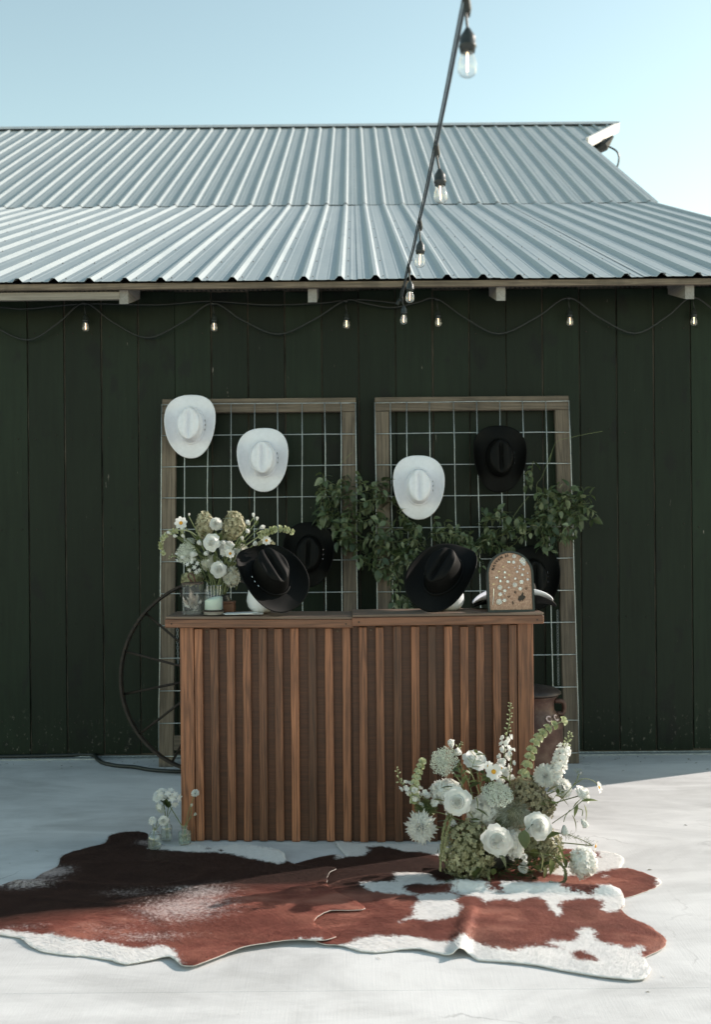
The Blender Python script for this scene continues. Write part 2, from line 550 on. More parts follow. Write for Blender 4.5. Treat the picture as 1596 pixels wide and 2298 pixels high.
# ------------------------------------------------------------------ ground
g = MB()
GX = [-40, -12, -6, -3, 0, 3, 6, 12, 40]
GY = [-30, -8, 0, 2.5, 6.30, 6.30, 6.44, 8, 40]
YJ = 3.222
g.add([(-40, -30, 0), (40, -30, 0), (40, YJ, 0), (-40, YJ, 0)], [(0, 1, 2, 3)])
g.add([(-40, YJ, 0), (40, YJ, 0), (40, YJ + .001, -.0006), (-40, YJ + .001, -.0006)], [(0, 1, 2, 3)])
g.add([(-40, YJ + .001, -.0006), (40, YJ + .001, -.0006), (40, YJ + .0022, 0), (-40, YJ + .0022, 0)], [(0, 1, 2, 3)])
g.add([(-40, YJ + .0022, 0), (40, YJ + .0022, 0), (40, 6.285, 0), (-40, 6.285, 0)], [(0, 1, 2, 3)])
g.add([(-40, 6.366, 0), (40, 6.366, 0), (40, 60, 0), (-40, 60, 0)], [(0, 1, 2, 3)])
g.add([(-40, 6.285, 0), (40, 6.285, 0), (40, 6.285, -0.05), (-40, 6.285, -0.05)], [(0, 1, 2, 3)])
g.add([(-40, 6.285, -0.05), (40, 6.285, -0.05), (40, 6.37, -0.05), (-40, 6.37, -0.05)], [(0, 1, 2, 3)])
ground = g.build('ground', M_['concrete'])
tag(ground, 'pale concrete yard in front of the green barn', kind='structure')
ground['category'] = 'ground'

# ------------------------------------------------------------------ barn
YW = 6.366
barn = empty('barn', (0, YW, 0), 'dark green board barn with ribbed silver metal roof', 'barn')
def bb(y):      # into barn local
    return y - YW
PB = 0.2357
XB0 = -2.091
XR = XB0 + PB * 23           # right corner of the wall
XL = XB0 - PB * 28
# backing wall
w = MB()
w.box(XL, XR, 0.0145, 0.10, 0.0, 3.02)
wall = w.build('wall', simple('bare_batten_wood', (0.11, 0.095, 0.075), 0.9, 0, 0.98, 2.2), barn)
bm_meshes = []
for k in range(5):
    b_ = MB()
    gap = [0.006, 0.009, 0.007, 0.011, 0.008][k]
    b_.box(gap / 2, PB - gap / 2, -0.0005 * k, 0.014, 0.015, 2.965, None, 0.0018)
    bm_meshes.append(b_.mesh('wall_board', M_['barn']))
for k in range(-28, 23):
    o = link('wall_board', bm_meshes[rnd.randrange(5)], wall, (XB0 + PB * k, rnd.uniform(-0.003, 0.0), rnd.uniform(-0.006, 0.006)))
    o.rotation_euler = (0, radians(rnd.uniform(-0.07, 0.07)), 0)
nl = MB()
for k in range(-14, 23):
    for zz in (0.22, 0.85, 1.45, 2.05, 2.70):
        for fx in (0.22, 0.78):
            p = Vector((XB0 + PB * (k + fx) + rnd.uniform(-.012, .012), -0.006, zz + rnd.uniform(-.02, .02)))
            nl.lathe([(0.0042, 0), (0.0042, 0.0025), (0.002, 0.004)], 6, Matrix.Translation(p) @ Matrix.Rotation(radians(90), 4, 'X'))
tag(nl.build('nail_heads', M_['iron'], wall), kind='stuff')
# side (gable) wall and back wall so the barn is a closed volume
s_ = MB()
Y_EAVE, Z_EAVE = 5.96, 2.942
Y_BRK, Z_BRK = 11.4, 5.07
Y_RID, Z_RID = 15.96, 7.69
def zroof(Y):
    if Y > Y_RID: Y = 2 * Y_RID - Y
    if Y < Y_BRK:
        return Z_EAVE + (Y - Y_EAVE) / (Y_BRK - Y_EAVE) * (Z_BRK - Z_EAVE)
    return Z_BRK + (Y - Y_BRK) / (Y_RID - Y_BRK) * (Z_RID - Z_BRK)
Ys = [YW + 0.11, Y_BRK, Y_RID, 2 * Y_RID - Y_BRK, 2 * Y_RID - YW]
for X0_, X1_ in ((XR - 0.06, XR), (XL, XL + 0.06)):
    vs_ = []
    for Y in Ys:
        for X in (X0_, X1_):
            vs_ += [(X, bb(Y), 0), (X, bb(Y), zroof(Y) - 0.10)]
    fs = []
    for i in range(len(Ys) - 1):
        a, c = i * 4, (i + 1) * 4
        fs += [(a, a + 1, c + 1, c), (a + 2, c + 2, c + 3, a + 3), (a + 1, a + 3, c + 3, c + 1)]
    s_.add(vs_, fs)
s_.box(XL + 0.07, XR - 0.07, bb(2 * Y_RID - YW) - 0.1, bb(2 * Y_RID - YW), 0, 3.0)
s_.build('gable_wall', M_['barn'], barn)

# roofs: deck + ribbed sheets
PITCH = 0.2147
RX0 = 0.132
def sheet_mesh(name, Ya, Za, Yb, Zb, x_right_cut=None, ribs=4, top_ext=None):
    b_ = MB()
    prof = []
    for k in range(ribs):
        c = (k + 0.5) * PITCH
        prof += [(c - 0.107, 0.0), (c - 0.078, 0.0), (c - 0.073, 0.0018), (c - 0.062, 0.0018), (c - 0.057, 0.0),
                 (c - 0.030, 0.0), (c - 0.010, 0.022), (c + 0.010, 0.022), (c + 0.030, 0.0),
                 (c + 0.057, 0.0), (c + 0.062, 0.0018), (c + 0.073, 0.0018), (c + 0.078, 0.0)]
    prof.append((ribs * PITCH - 0.0003, 0.0))
    sl = Vector((0, Yb - Ya, Zb - Za)).normalized()
    nn = Vector((0, -sl.z, sl.y))
    L = sqrt((Yb - Ya) ** 2 + (Zb - Za) ** 2)
    n = len(prof)
    vs_ = []
    for t in (0.0, 1.0):
        for (x, h) in prof:
            vs_.append(Vector((x, 0, 0)) + sl * (L * t) + nn * h)
    for t in (0.0, 1.0):
        for (x, h) in prof:
            vs_.append(Vector((x, 0, 0)) + sl * (L * t) + nn * (h - 0.0015))
    fs = [(i, i + 1, n + i + 1, n + i) for i in range(n - 1)]
    fs += [(2 * n + i + 1, 2 * n + i, 3 * n + i, 3 * n + i + 1) for i in range(n - 1)]
    fs += [(i + 1, i, 2 * n + i, 2 * n + i + 1) for i in range(n - 1)]
    b_.add(vs_, fs)
    return b_.mesh(name, M_['roof'])
NSH = 14
X_RAKE = RX0 + PITCH * (15 + 0.5)       # right rake of the roof
def deck(name, Ya, Za, Yb, Zb):
    b_ = MB()
    d = 0.02
    x0, x1 = X_RAKE - NSH * 4 * PITCH, X_RAKE - 0.01
    vs_ = [(x0, bb(Ya), Za - d), (x1, bb(Ya), Za - d), (x1, bb(Yb), Zb - d), (x0, bb(Yb), Zb - d),
           (x0, bb(Ya), Za - 2 * d), (x1, bb(Ya), Za - 2 * d), (x1, bb(Yb), Zb - 2 * d), (x0, bb(Yb), Zb - 2 * d)]
    b_.add(vs_, [(0, 1, 2, 3), (7, 6, 5, 4), (0, 4, 5, 1), (1, 5, 6, 2), (2, 6, 7, 3), (3, 7, 4, 0)])
    return b_.build(name, M_['roofdark'], barn)
lower = deck('lower_roof', Y_EAVE + 0.03, Z_EAVE + 0.012, Y_BRK, Z_BRK)
upper = deck('upper_roof', Y_BRK - 0.12, Z_BRK - 0.02, Y_RID, Z_RID)
me_low = sheet_mesh('roof_sheet', Y_EAVE, Z_EAVE, Y_BRK + 0.25, Z_BRK + 0.098)
slu = (Z_RID - Z_BRK) / (Y_RID - Y_BRK)
UY0 = Y_BRK - 0.16
UZ0 = Z_BRK - 0.16 * slu + 0.038
me_up = sheet_mesh('roof_sheet', UY0, UZ0, Y_RID, Z_RID + 0.038)
for k in range(NSH):
    x = X_RAKE - (k + 1) * 4 * PITCH
    link('roof_sheet', me_low, lower, (x, bb(Y_EAVE), Z_EAVE + rnd.uniform(0, 0.004)))
    link('roof_sheet', me_up, upper, (x, bb(UY0), UZ0 + rnd.uniform(0, 0.004)))
# far side slopes
f_ = MB()
for (Ya, Yb) in ((Y_RID, 2 * Y_RID - Y_BRK), (2 * Y_RID - Y_BRK, 2 * Y_RID - Y_EAVE)):
    za, zb = zroof(Ya) + 0.02, zroof(Yb) + 0.02
    x0, x1 = X_RAKE - NSH * 4 * PITCH, X_RAKE
    f_.add([(x0, bb(Ya), za), (x1, bb(Ya), za), (x1, bb(Yb), zb), (x0, bb(Yb), zb),
            (x0, bb(Ya), za - .05), (x1, bb(Ya), za - .05), (x1, bb(Yb), zb - .05), (x0, bb(Yb), zb - .05)],
           [(0, 1, 2, 3), (7, 6, 5, 4), (1, 5, 6, 2), (3, 2, 6, 7), (0, 3, 7, 4)])
f_.build('far_roof', M_['roof'], barn)
# ridge cap
r_ = MB()
x0 = X_RAKE - NSH * 4 * PITCH
r_.add([(x0, bb(Y_RID) - 0.16, Z_RID - 0.012), (X_RAKE + 0.78, bb(Y_RID) - 0.16, Z_RID - 0.012),
        (X_RAKE + 0.84, bb(Y_RID), Z_RID + 0.088), (x0, bb(Y_RID), Z_RID + 0.088),
        (x0, bb(Y_RID) + 0.16, Z_RID - 0.012), (X_RAKE + 0.78, bb(Y_RID) + 0.16, Z_RID - 0.012)],
       [(0, 1, 2, 3), (3, 2, 5, 4)])
r_.build('ridge_cap', M_['roof'], barn)
# hood: the ridge runs on past the gable as a prow, near and far side
h_ = MB()
yk = Y_RID - 1.22
zk = zroof(yk)
for sgn in (1, -1):
    ya = bb(Y_RID) ; yb = bb(Y_RID) - sgn * 1.22
    nst = 5
    for i in range(nst):
        pass
    vs_ = [(X_RAKE - 0.0, ya, Z_RID + 0.038), (X_RAKE + 0.80, ya, Z_RID + 0.038), (X_RAKE, yb, zk + 0.038),
           (X_RAKE - 0.0, ya, Z_RID + 0.013), (X_RAKE + 0.80, ya, Z_RID + 0.013), (X_RAKE, yb, zk + 0.013)]
    h_.add(vs_, [(0, 2, 1), (3, 4, 5), (1, 2, 5, 4)])
    for xr in (0.16, 0.375, 0.59):
        t = 1 - xr / 0.80
        a0 = Vector((X_RAKE + xr, ya, Z_RID + 0.053)); a1 = Vector((X_RAKE + xr, ya + (yb - ya) * t, Z_RID + (zk - Z_RID) * t + 0.053))
        h_.tube([a0, a1], 0.022, 5)
h_.build('ridge_hood', M_['roof'], barn)
# pale bargeboard under the prow edge, seen lit by the sun
q_ = MB()
A = Vector((X_RAKE + 0.81, bb(Y_RID) - 0.02, Z_RID + 0.04)); B = Vector((X_RAKE + 0.02, bb(yk) - 0.02, zk + 0.04))
mid = A.lerp(B, 0.5)
d = (A - B).normalized()
up = Vector((0, -0.5, 0.866)); up = (up - d * up.dot(d)).normalized()
sd = d.cross(up)
def beam(mb, a, b, u, s, hu, hs):
    vs_ = []
    for p in (a, b):
        for (i, j) in ((-1, -1), (1, -1), (1, 1), (-1, 1)):
            vs_.append(p + u * (i * hu) + s * (j * hs))
    mb.add(vs_, [(0, 1, 2, 3), (7, 6, 5, 4), (0, 4, 5, 1), (1, 5, 6, 2), (2, 6, 7, 3), (3, 7, 4, 0)])
beam(q_, A - up * 0.05, B - up * 0.05, up, sd, 0.075, 0.02)
q_.build('barge_board', simple('pale_painted_board', (0.72, 0.70, 0.68), 0.6, 0, 0.08, 12), barn)
fx = MB()
p0 = mid + Vector((0.0, 0.05, -0.22))
fx.tube([p0 + Vector((-.20, 0, -.10)), p0 + Vector((0.02, 0, 0.02)), p0 + Vector((0.16, 0, .16))], [0.07, 0.09, 0.02], 8)
fx.tube(bez([p0 + Vector((0.05, 0, .02)), p0 + Vector((0.22, 0, -0.08)), p0 + Vector((0.24, 0, -0.25)), p0 + Vector((0.12, 0, -0.55))], 6), 0.014, 6)
fx.build('pulley_bracket', M_['cable'], barn)

# eave woodwork
e_ = MB()
e_.box(X_RAKE - NSH * 4 * PITCH, X_RAKE - 0.02, bb(5.985), bb(6.02), Z_EAVE - 0.040, Z_EAVE - 0.004, None, 0.003)
e_.build('eave_board', M_['grey_wood_x'], barn)
e_ = MB()
e_.box(-6.0, at(268, 650, 6.03).x, bb(6.025), bb(6.06), Z_EAVE - 0.092, Z_EAVE - 0.045, None, 0.003)
e_.build('eave_board', M_['pale_wood'], barn)
c_ = MB()
c_.box(XL, XR, 0.02, 0.06, 2.97, 3.045)
for i in range(int((XR - XL) / 0.03)):
    c_.box(XL + i * 0.03, XL + i * 0.03 + 0.012, 0.0, 0.02, 2.972, 3.035)
c_.build('closure_strip', M_['roofdark'], barn)
tail = MB()
tail.add([(-0.027, 0, -0.035), (0.027, 0, -0.035), (0.027, 0, 0.052), (-0.027, 0, 0.052),
          (-0.027, 0.36, 0.075), (0.027, 0.36, 0.075), (0.027, 0.36, 0.19), (-0.027, 0.36, 0.19)],
         [(0, 1, 2, 3), (7, 6, 5, 4), (0, 4, 5, 1), (1, 5, 6, 2), (2, 6, 7, 3), (3, 7, 4, 0)])
me_tail = tail.mesh('rafter_tail', wood('grey_sawn_rafter', (0.17, 0.16, 0.145), (0.34, 0.33, 0.31), 'Y', 50, 0.85, 0.2, 0.5))
dx = at(1125, 660, 6.03).x - at(701, 660, 6.03).x
xt = at(701, 660, 6.03).x
for k in range(-4, 3):
    link('rafter_tail', me_tail, barn, (xt + dx * k, bb(6.03), Z_EAVE - 0.085))
# roof screws: rows across the sheets
sc_ = MB()
ang = atan2(Z_BRK - Z_EAVE, Y_BRK - Y_EAVE)
for row in range(6):
    yy = 0.10 + row * 0.72
    for k in range(-22, 15):
        x = RX0 + PITCH * k + 0.05
        p = Vector((x, bb(Y_EAVE) + yy * cos(ang), Z_EAVE + yy * sin(ang) + 0.004))
        sc_.lathe([(0.005, 0), (0.005, 0.003), (0.003, 0.006)], 5, Matrix.Translation(p))
so = sc_.build('roof_screws', simple('grey_screw', (0.12, 0.13, 0.13), 0.6), barn)
tag(so, kind='stuff')

# ------------------------------------------------------------------ drain along the wall
dr = empty('drain_grate', (0, 6.325, 0), 'grey slotted drain strip along the foot of the green wall', 'drain')
d1 = MB()
for sy in (-0.037, 0.034):
    d1.box(-8, 8, sy, sy + 0.006, -0.045, 0.006)
d1.build('drain_frame', M_['wire'], dr)
d2 = MB()
for i in range(300):
    x = -3.6 + i * 0.024
    d2.box(x, x + 0.012, -0.031, 0.034, -0.004, 0.002)
d2.box(-8, 8, -0.006, 0.006, -0.002, 0.0035)
tag(d2.build('grate_bars', M_['wire'], dr), kind='stuff')

# floor cable
cb = MB()
pts = [gnd(*p, 0.012) for p in ((-60, 1699), (60, 1697), (150, 1695), (205, 1694))]
pts2 = [gnd(*p, 0.012) for p in ((205, 1694), (218, 1704), (232, 1712), (260, 1718), (300, 1721), (335, 1727), (370, 1730), (405, 1731), (470, 1730), (560, 1726))]
cb.tube(bez(pts[:-1] + pts2, 6), 0.012, 8)
tag(cb.build('floor_cable', M_['cable'], smooth=True), 'black rubber cable lying on the concrete behind the bar counter', 'cable')

# ------------------------------------------------------------------ trellis panels leaning on the wall
LEAN0, LEAN1, PH = 6.085, 6.30, 2.29
lean = atan2(LEAN1 - LEAN0, PH)
def panel_y(z):
    return LEAN0 + (LEAN1 - LEAN0) * z / PH
def trellis(x_left, x_right, vx, label, flip):
    """x in metres at the foot; vx picture positions of the upright wires at the top"""
    t = empty('wire_trellis', (x_left, LEAN0, 0), label, 'trellis', 'wooden framed wire trellises leaning on the barn', (-lean, 0, 0))
    W = x_right - x_left
    H = 2.285
    pw = 0.089
    def rail(x0, x1, z0, z1, m):
        b_ = MB(); b_.box(x0, x1, 0.0, 0.038, z0, z1, None, 0.003)
        return b_.build('frame_rail', M_[m], t)
    rail(0, pw, 0, H - pw - 0.002, 'grey_wood'); rail(W - pw, W, 0, H - pw - 0.002, 'grey_wood')
    rail(0, W, H - pw, H, 'grey_wood_x'); rail(pw + 0.002, W - pw - 0.002, 0.10, 0.10 + pw, 'grey_wood_x')
    # wires
    zs = []
    z = H - 0.036
    while z > 0.05:
        zs.append(z); z -= 0.1985
    for z in zs:
        b_ = MB(); n = 6
        b_.tube([Vector((-0.002 + (W + 0.004) * i / n, -0.006 + rnd.uniform(-.002, .002), z + rnd.uniform(-0.002, 0.002))) for i in range(n + 1)], 0.0031, 6)
        b_.build('wire', M_['wire'], t, True)
    for x in vx:
        b_ = MB(); n = 8
        b_.tube([Vector((x + rnd.uniform(-0.002, 0.002), -0.0125, zs[-1] + (zs[0] - zs[-1]) * i / n)) for i in range(n + 1)], 0.0029, 6)
        b_.build('wire', M_['wire'], t, True)
    return t
def top_x(px, y=905):
    return at(px, y, 6.275).x
xl = at(362.0, 905, 6.275).x; xr_ = at(799, 905, 6.275).x
trellis(xl, xr_, [top_x(p) - xl for p in (362.6, 414.4, 465.9, 518.4, 570.6, 622.7, 677.5, 729, 764.9, 798.4)],
        'timber framed wire trellis leaning left, behind the white hats pair', False)
xl2 = at(841.5, 903, 6.275).x; xr2 = at(1279, 903, 6.275).x
trellis(xl2, xr2, [top_x(p) - xl2 for p in (842, 876.7, 912.7, 963.9, 1018.6, 1070.8, 1122.3, 1173.5, 1225.7, 1278.5)],
        'timber framed wire trellis behind the arched pin board, milk can at its foot', True)
for o in bpy.data.objects:
    if o.name.startswith('wire_trellis'):
        pass

# ------------------------------------------------------------------ counter units
def counter(px0, px1, post_side, slats_px, y_left, y_right, label, ztop):
    """front face from picture x px0..px1 (body), yawed so the two ends stand y_left / y_right away"""
    pL = at(px0, 1600, y_left); pR = at(px1, 1600, y_right)
    yaw = atan2(pR.y - pL.y, pR.x - pL.x)
    W = sqrt((pR.x - pL.x) ** 2 + (pR.y - pL.y) ** 2)
    t = empty('bar_counter', (pL.x, pL.y, 0), label, 'bar counter', 'pair of slatted wooden bar counters', (0, 0, yaw))
    ZT = ztop
    def lx(px):
        return (px - px0) / (px1 - px0) * W
    b_ = MB(); b_.box(-0.001, W + 0.001, 0.024, 0.036, 0.001, ZT - 0.055); b_.build('back_panel', M_['ply'], t)
    # body: hidden frame sides
    for xx in (0.0, W - 0.02):
        b_ = MB(); b_.box(xx + 0.002, xx + 0.018, 0.037, 0.17, 0.0, ZT - 0.06, None, 0.002); b_.build('side_board', M_['walnut'], t)
    b_ = MB(); b_.box(0.02, W - 0.02, 0.10, 0.16, 0.0, 0.04); b_.build('foot_rail', M_['walnut_x'], t)
    for i, (a, c) in enumerate(slats_px):
        wide = (c - a) > 25
        b_ = MB()
        dz = rnd.uniform(-0.004, 0.003)
        b_.box(-(lx(c) - lx(a)) / 2, (lx(c) - lx(a)) / 2, (0.0 if wide else 0.002) + rnd.uniform(-0.001, 0.001), 0.0235, 0.002 + rnd.uniform(0, 0.003) - (0.001 if wide else 0), (ZT - 0.055 if wide else ZT - 0.062 + dz), None, 0.002)
        o = b_.build('slat' if not wide else 'corner_post', M_['walnut'], t, loc=(lx((a + c) / 2), 0, 0)); o.rotation_euler = (0, radians(rnd.uniform(-.12, .12)) if not wide else 0, 0)
    # top and its front trim
    return t, W, lx, ZT
SW = 17.9
tL, WL, lxL, ZTL = counter(404.5, 792.6, 'L', [(404.5, 435.6)] + [(a, a + SW) for a in (437.5, 473.2, 509.7, 545.4, 581.2, 618, 653.4, 692.2, 731.3, 769)],
                      4.70, 4.665, 'slatted brown wood bar counter holding the jars and flowers', 1.068)
tR, WR, lxR, ZTR = counter(793.2, 1199, 'R', [(a, a + 17.6) for a in (806.6, 844.7, 884.4, 923.6, 962.5, 998.5, 1034.8, 1070.8, 1107.7, 1144.3)] + [(1164.2, 1199)],
                      4.655, 4.672, 'slatted brown wood bar counter holding the arched pin board', 1.074)
def top(t, x0, x1, ZT, tilt, dep=0.21):
    b_ = MB(); b_.box(x0, x1, -0.040, dep, ZT - 0.012, ZT, None, 0.002)
    tb = b_.build('top_board', M_['walnut_top'], t)
    tb.rotation_euler = (0, tilt, 0)
    b2 = MB(); b2.box(x0 - 0.002, x1 + 0.001, -0.043, -0.022, ZT - 0.053, ZT - 0.0135, None, 0.003)
    b2.build('edge_trim', M_['walnut_x'], tb)
    b2 = MB(); b2.box(x0 + 0.005, x1 - 0.005, dep - 0.03, dep - 0.01, ZT - 0.05, ZT - 0.0135, None, 0.002)
    b2.build('edge_trim', M_['walnut_x'], tb)
    for xx in (x0 + 0.03, x1 - 0.03):
        b2 = MB(); b2.lathe([(0.004, 0), (0.004, 0.002)], 8, Matrix.Translation((xx, -0.0425, ZT - 0.034)) @ Matrix.Rotation(radians(90), 4, 'X')); b2.build('screw', M_['iron'], tb)
    return tb
top(tL, lxL(374.5), lxL(791.8), ZTL, radians(0.25))
top(tR, lxR(793.5), lxR(1219.5), ZTR, radians(-0.1))
for t, lx_, xs, ZT in ((tL, lxL, (463.6, 759), ZTL), (tR, lxR, (834.5,), ZTR)):
    for px in xs:
        b2 = MB(); b2.lathe([(0.006, 0), (0.006, 0.002), (0.003, 0.004)], 10, Matrix.Translation((lx_(px - 0.0), 0.0235, ZT - 0.078)) @ Matrix.Rotation(radians(90), 4, 'X')); b2.build('screw', M_['walnut_top'], t)
ZC = 1.071   # counter top height

# ------------------------------------------------------------------ cowhide rugs
def hide_material():
    m, nt, b = new_mat('cowhide')
    tc = mapping(nt, (1, 1, 1))
    wa = N(nt, 'ShaderNodeAttribute', attribute_name='white')
    sp = N(nt, 'ShaderNodeAttribute', attribute_name='speckle')
    dk = N(nt, 'ShaderNodeAttribute', attribute_name='dark')  # dark fur tone plus painted-in shadow of counter and bouquet
    hair = noise_tex(nt, mapping(nt, (0.28, 1.0, 1.0)), 330, 3, 0.7)
    mid = noise_tex(nt, tc, 60, 5, 0.7)
    big = noise_tex(nt, mapping(nt, (0.6, 1.2, 1)), 7.0, 5, 0.6, dist=0.5)
    e = math_n(nt, 'ADD', wa.outputs['Fac'], math_n(nt, 'MULTIPLY', math_n(nt, 'SUBTRACT', mid, 0.5), 0.075))
    e = math_n(nt, 'ADD', e, math_n(nt, 'MULTIPLY', math_n(nt, 'SUBTRACT', hair, 0.5), 0.03))
    wfac = ramp(nt, math_n(nt, 'ADD', math_n(nt, 'MULTIPLY', e, 14.0), 0.5), [(0.40, 0.0), (0.60, 1.0)])
    spn = math_n(nt, 'ADD', math_n(nt, 'MULTIPLY', hair, 0.6), math_n(nt, 'MULTIPLY', mid, 0.4))
    spf = math_n(nt, 'ADD', spn, math_n(nt, 'MULTIPLY', math_n(nt, 'SUBTRACT', sp.outputs['Fac'], 0.5), 0.40))
    sfac = ramp(nt, spf, [(0.54, 0.0), (0.66, 0.8)])
    brown = ramp(nt, big, [(0.28, (0.15, 0.037, 0.028)), (0.5, (0.29, 0.088, 0.064)), (0.70, (0.45, 0.165, 0.115))])
    brown = mix_rgb(nt, 1.0, brown, ramp(nt, hair, [(0.3, 0.55), (0.7, 1.05)]), 'MULTIPLY')
    tone = noise_tex(nt, mapping(nt, (0.8, 1.4, 1)), 2.6, 4, 0.6, dist=0.8)
    brown = mix_rgb(nt, ramp(nt, tone, [(0.40, 0.0), (0.62, 0.62)]), brown, (0.13, 0.040, 0.028))
    brown = mix_rgb(nt, ramp(nt, tone, [(0.34, 0.45), (0.46, 0.0)]), brown, (0.46, 0.22, 0.16))
    brown = mix_rgb(nt, dk.outputs['Fac'], brown, (0.014, 0.007, 0.0055))  # near-black mixed in: darker fur and painted shade together
    col = mix_rgb(nt, sfac, brown, (0.70, 0.60, 0.57))
    white = ramp(nt, mid, [(0.3, (0.70, 0.69, 0.67)), (0.7, (0.80, 0.79, 0.775))])
    col = mix_rgb(nt, wfac, col, white)
    nt.links.new(col, b.inputs['Base Color'])
    b.inputs['Roughness'].default_value = 0.62
    b.inputs['Specular IOR Level'].default_value = 0.25
    b.inputs['Sheen Weight'].default_value = 0.15
    b.inputs['Sheen Roughness'].default_value = 0.4
    b.inputs['Sheen Tint'].default_value = (0.75, 0.40, 0.32, 1)
    h = math_n(nt, 'ADD', math_n(nt, 'MULTIPLY', hair, 0.5), math_n(nt, 'ADD', math_n(nt, 'MULTIPLY', mid, 0.4), math_n(nt, 'MULTIPLY', big, 1.2)))
    bump(nt, b, h, 0.45, 0.008)
    return m
M_['hide'] = hide_material()
M_['hide_back'] = simple('pale_suede', (0.60, 0.56, 0.52), 0.9, 0, 0.1, 40)

def smooth_poly(pts, n=4):
    out = []
    m = len(pts)
    for i in range(m):
        p0, p1, p2, p3 = (Vector(pts[(i + j) % m]) for j in (-1, 0, 1, 2))
        for k in range(n):
            t = k / n
            q = 0.5 * ((2 * p1) + (p2 - p0) * t + (2 * p0 - 5 * p1 + 4 * p2 - p3) * t * t + (3 * p1 - p0 - 3 * p2 + p3) * t ** 3)
            out.append((q.x, q.y))
    return out

def hide(outline_px, white_px, brown_px, speckle, dark_shade_fn, height_fn, label, z0, seed, amp=lambda x, y: 1.0, step=0.016):
    r_ = random.Random(seed)
    def G(ps): return [(gnd(*p).x, gnd(*p).y) for p in ps]
    out = smooth_poly(G(outline_px), 5)
    # small fringe irregularity
    out = [(x + 0.004 * mnoise.noise(Vector((x * 40, y * 40, seed))), y + 0.004 * mnoise.noise(Vector((x * 40, y * 40, seed + 5)))) for x, y in out]
    wp = [G(p) for p in white_px]; bp = [G(p) for p in brown_px]
    xs = [p[0] for p in out]; ys = [p[1] for p in out]
    A_ = np.array(out)
    def dist_np(P, poly):
        Q = np.array(poly); R = np.roll(Q, -1, 0) - Q
        best = np.full(len(P), 1e9)
        for q, r in zip(Q, R):
            L2 = max(float(r @ r), 1e-12)
            t = np.clip(((P - q) @ r) / L2, 0, 1)
            dd = P - q - t[:, None] * r
            best = np.minimum(best, (dd * dd).sum(1))
        return np.sqrt(best)
    def in_np(P, poly):
        Q = np.array(poly); c = np.zeros(len(P), bool)
        x, y = P[:, 0], P[:, 1]
        for i in range(len(Q)):
            xi, yi = Q[i]; xj, yj = Q[i - 1]
            if yi == yj: continue
            c ^= ((yi > y) != (yj > y)) & (x < (xj - xi) * (y - yi) / (yj - yi) + xi)
        return c
    edges = [(i, (i + 1) % len(out)) for i in range(len(out))]
    grid = []
    y = min(ys); row = 0
    while y < max(ys):
        x = min(xs) + (step / 2 if row % 2 else 0)
        while x < max(xs):
            grid.append((x + r_.uniform(-.002, .002), y + r_.uniform(-.002, .002)))
            x += step
        y += step * 0.87; row += 1
    Gp = np.array(grid)
    Gp = Gp[in_np(Gp, out)]
    Gp = Gp[dist_np(Gp, out) > step * 0.5]
    pts = [Vector(p) for p in out] + [Vector((float(p[0]), float(p[1]))) for p in Gp]
    v2, e2, f2, *_ = delaunay_2d_cdt(pts, edges, [], 1, 1e-5)
    P = np.array([(p.x, p.y) for p in v2])
    DE = dist_np(P, out)
    Wv = np.full(len(P), -1.0)
    for poly in wp:
        dd = dist_np(P, poly); Wv = np.maximum(Wv, np.where(in_np(P, poly), dd, -dd))
    for poly in bp:
        dd = dist_np(P, poly); Wv = np.minimum(Wv, np.where(in_np(P, poly), -dd, dd))
    wv = np.clip(Wv, -0.2, 0.2).tolist()
    Sv = np.zeros(len(P))
    for (cx, cy, rx, ry, a) in speckle:
        g_ = gnd(cx, cy)
        Sv = np.maximum(Sv, a * np.exp(-(((P[:, 0] - g_.x) / rx) ** 2 + ((P[:, 1] - g_.y) / ry) ** 2)))
    sv = Sv.tolist()
    co, dv = [], []
    for (x, y), de in zip(P.tolist(), DE.tolist()):
        ed = min(1.0, de / 0.10)
        z = z0 + 0.0035 + (0.3 + 0.7 * ed) * 0.008 * amp(x, y) * (mnoise.noise(Vector((x * 3.2, y * 4.0, seed))) + 0.6) + 0.004 * max(0.0, 1 - abs(mnoise.noise(Vector((x * 2.1 + y * 1.5, y * 2.6 - x, seed + 3)))) * 9) * ed * amp(x, y) + 0.003 * amp(x, y) * mnoise.noise(Vector((x * 11, y * 13, seed)))
        z += height_fn(x, y, de) + 0.010 * (1 - min(1.0, de / 0.07)) * max(0.0, mnoise.noise(Vector((x * 5.5, y * 5.5, seed + 9))) - 0.08)
        co.append((x, y, max(z, z0 + 0.003)))
        dv.append(dark_shade_fn(x, y))
    me = bpy.data.meshes.new('cowhide_rug')
    me.from_pydata(co, [], [tuple(f) for f in f2])
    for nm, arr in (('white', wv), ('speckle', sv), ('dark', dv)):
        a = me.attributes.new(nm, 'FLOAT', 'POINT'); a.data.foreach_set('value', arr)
    me.materials.append(M_['hide']); me.materials.append(M_['hide_back'])
    me.polygons.foreach_set('use_smooth', [True] * len(me.polygons))
    # make sure faces look up
    me.update()
    if me.polygons and sum(p.normal.z for p in me.polygons) < 0:
        me.flip_normals()
    o = link('cowhide_rug', me)
    md = o.modifiers.new('thickness', 'SOLIDIFY')
    md.thickness = 0.0028; md.offset = -1; md.material_offset_rim = 1; md.material_offset = 1
    tag(o, label, 'cowhide rug', 'cowhide rugs spread in front of the counter')
    # short hair lying along the hide
    nr = np.random.default_rng(seed)
    C = np.array(co); T = np.array([f[:3] for f in f2])
    ar = np.abs(np.cross(C[T[:, 1], :2] - C[T[:, 0], :2], C[T[:, 2], :2] - C[T[:, 0], :2]))
    nh = int(52000 * ar.sum() / 2)
    fi = nr.choice(len(T), nh, p=ar / ar.sum())
    u1, u2 = nr.random(nh), nr.random(nh)
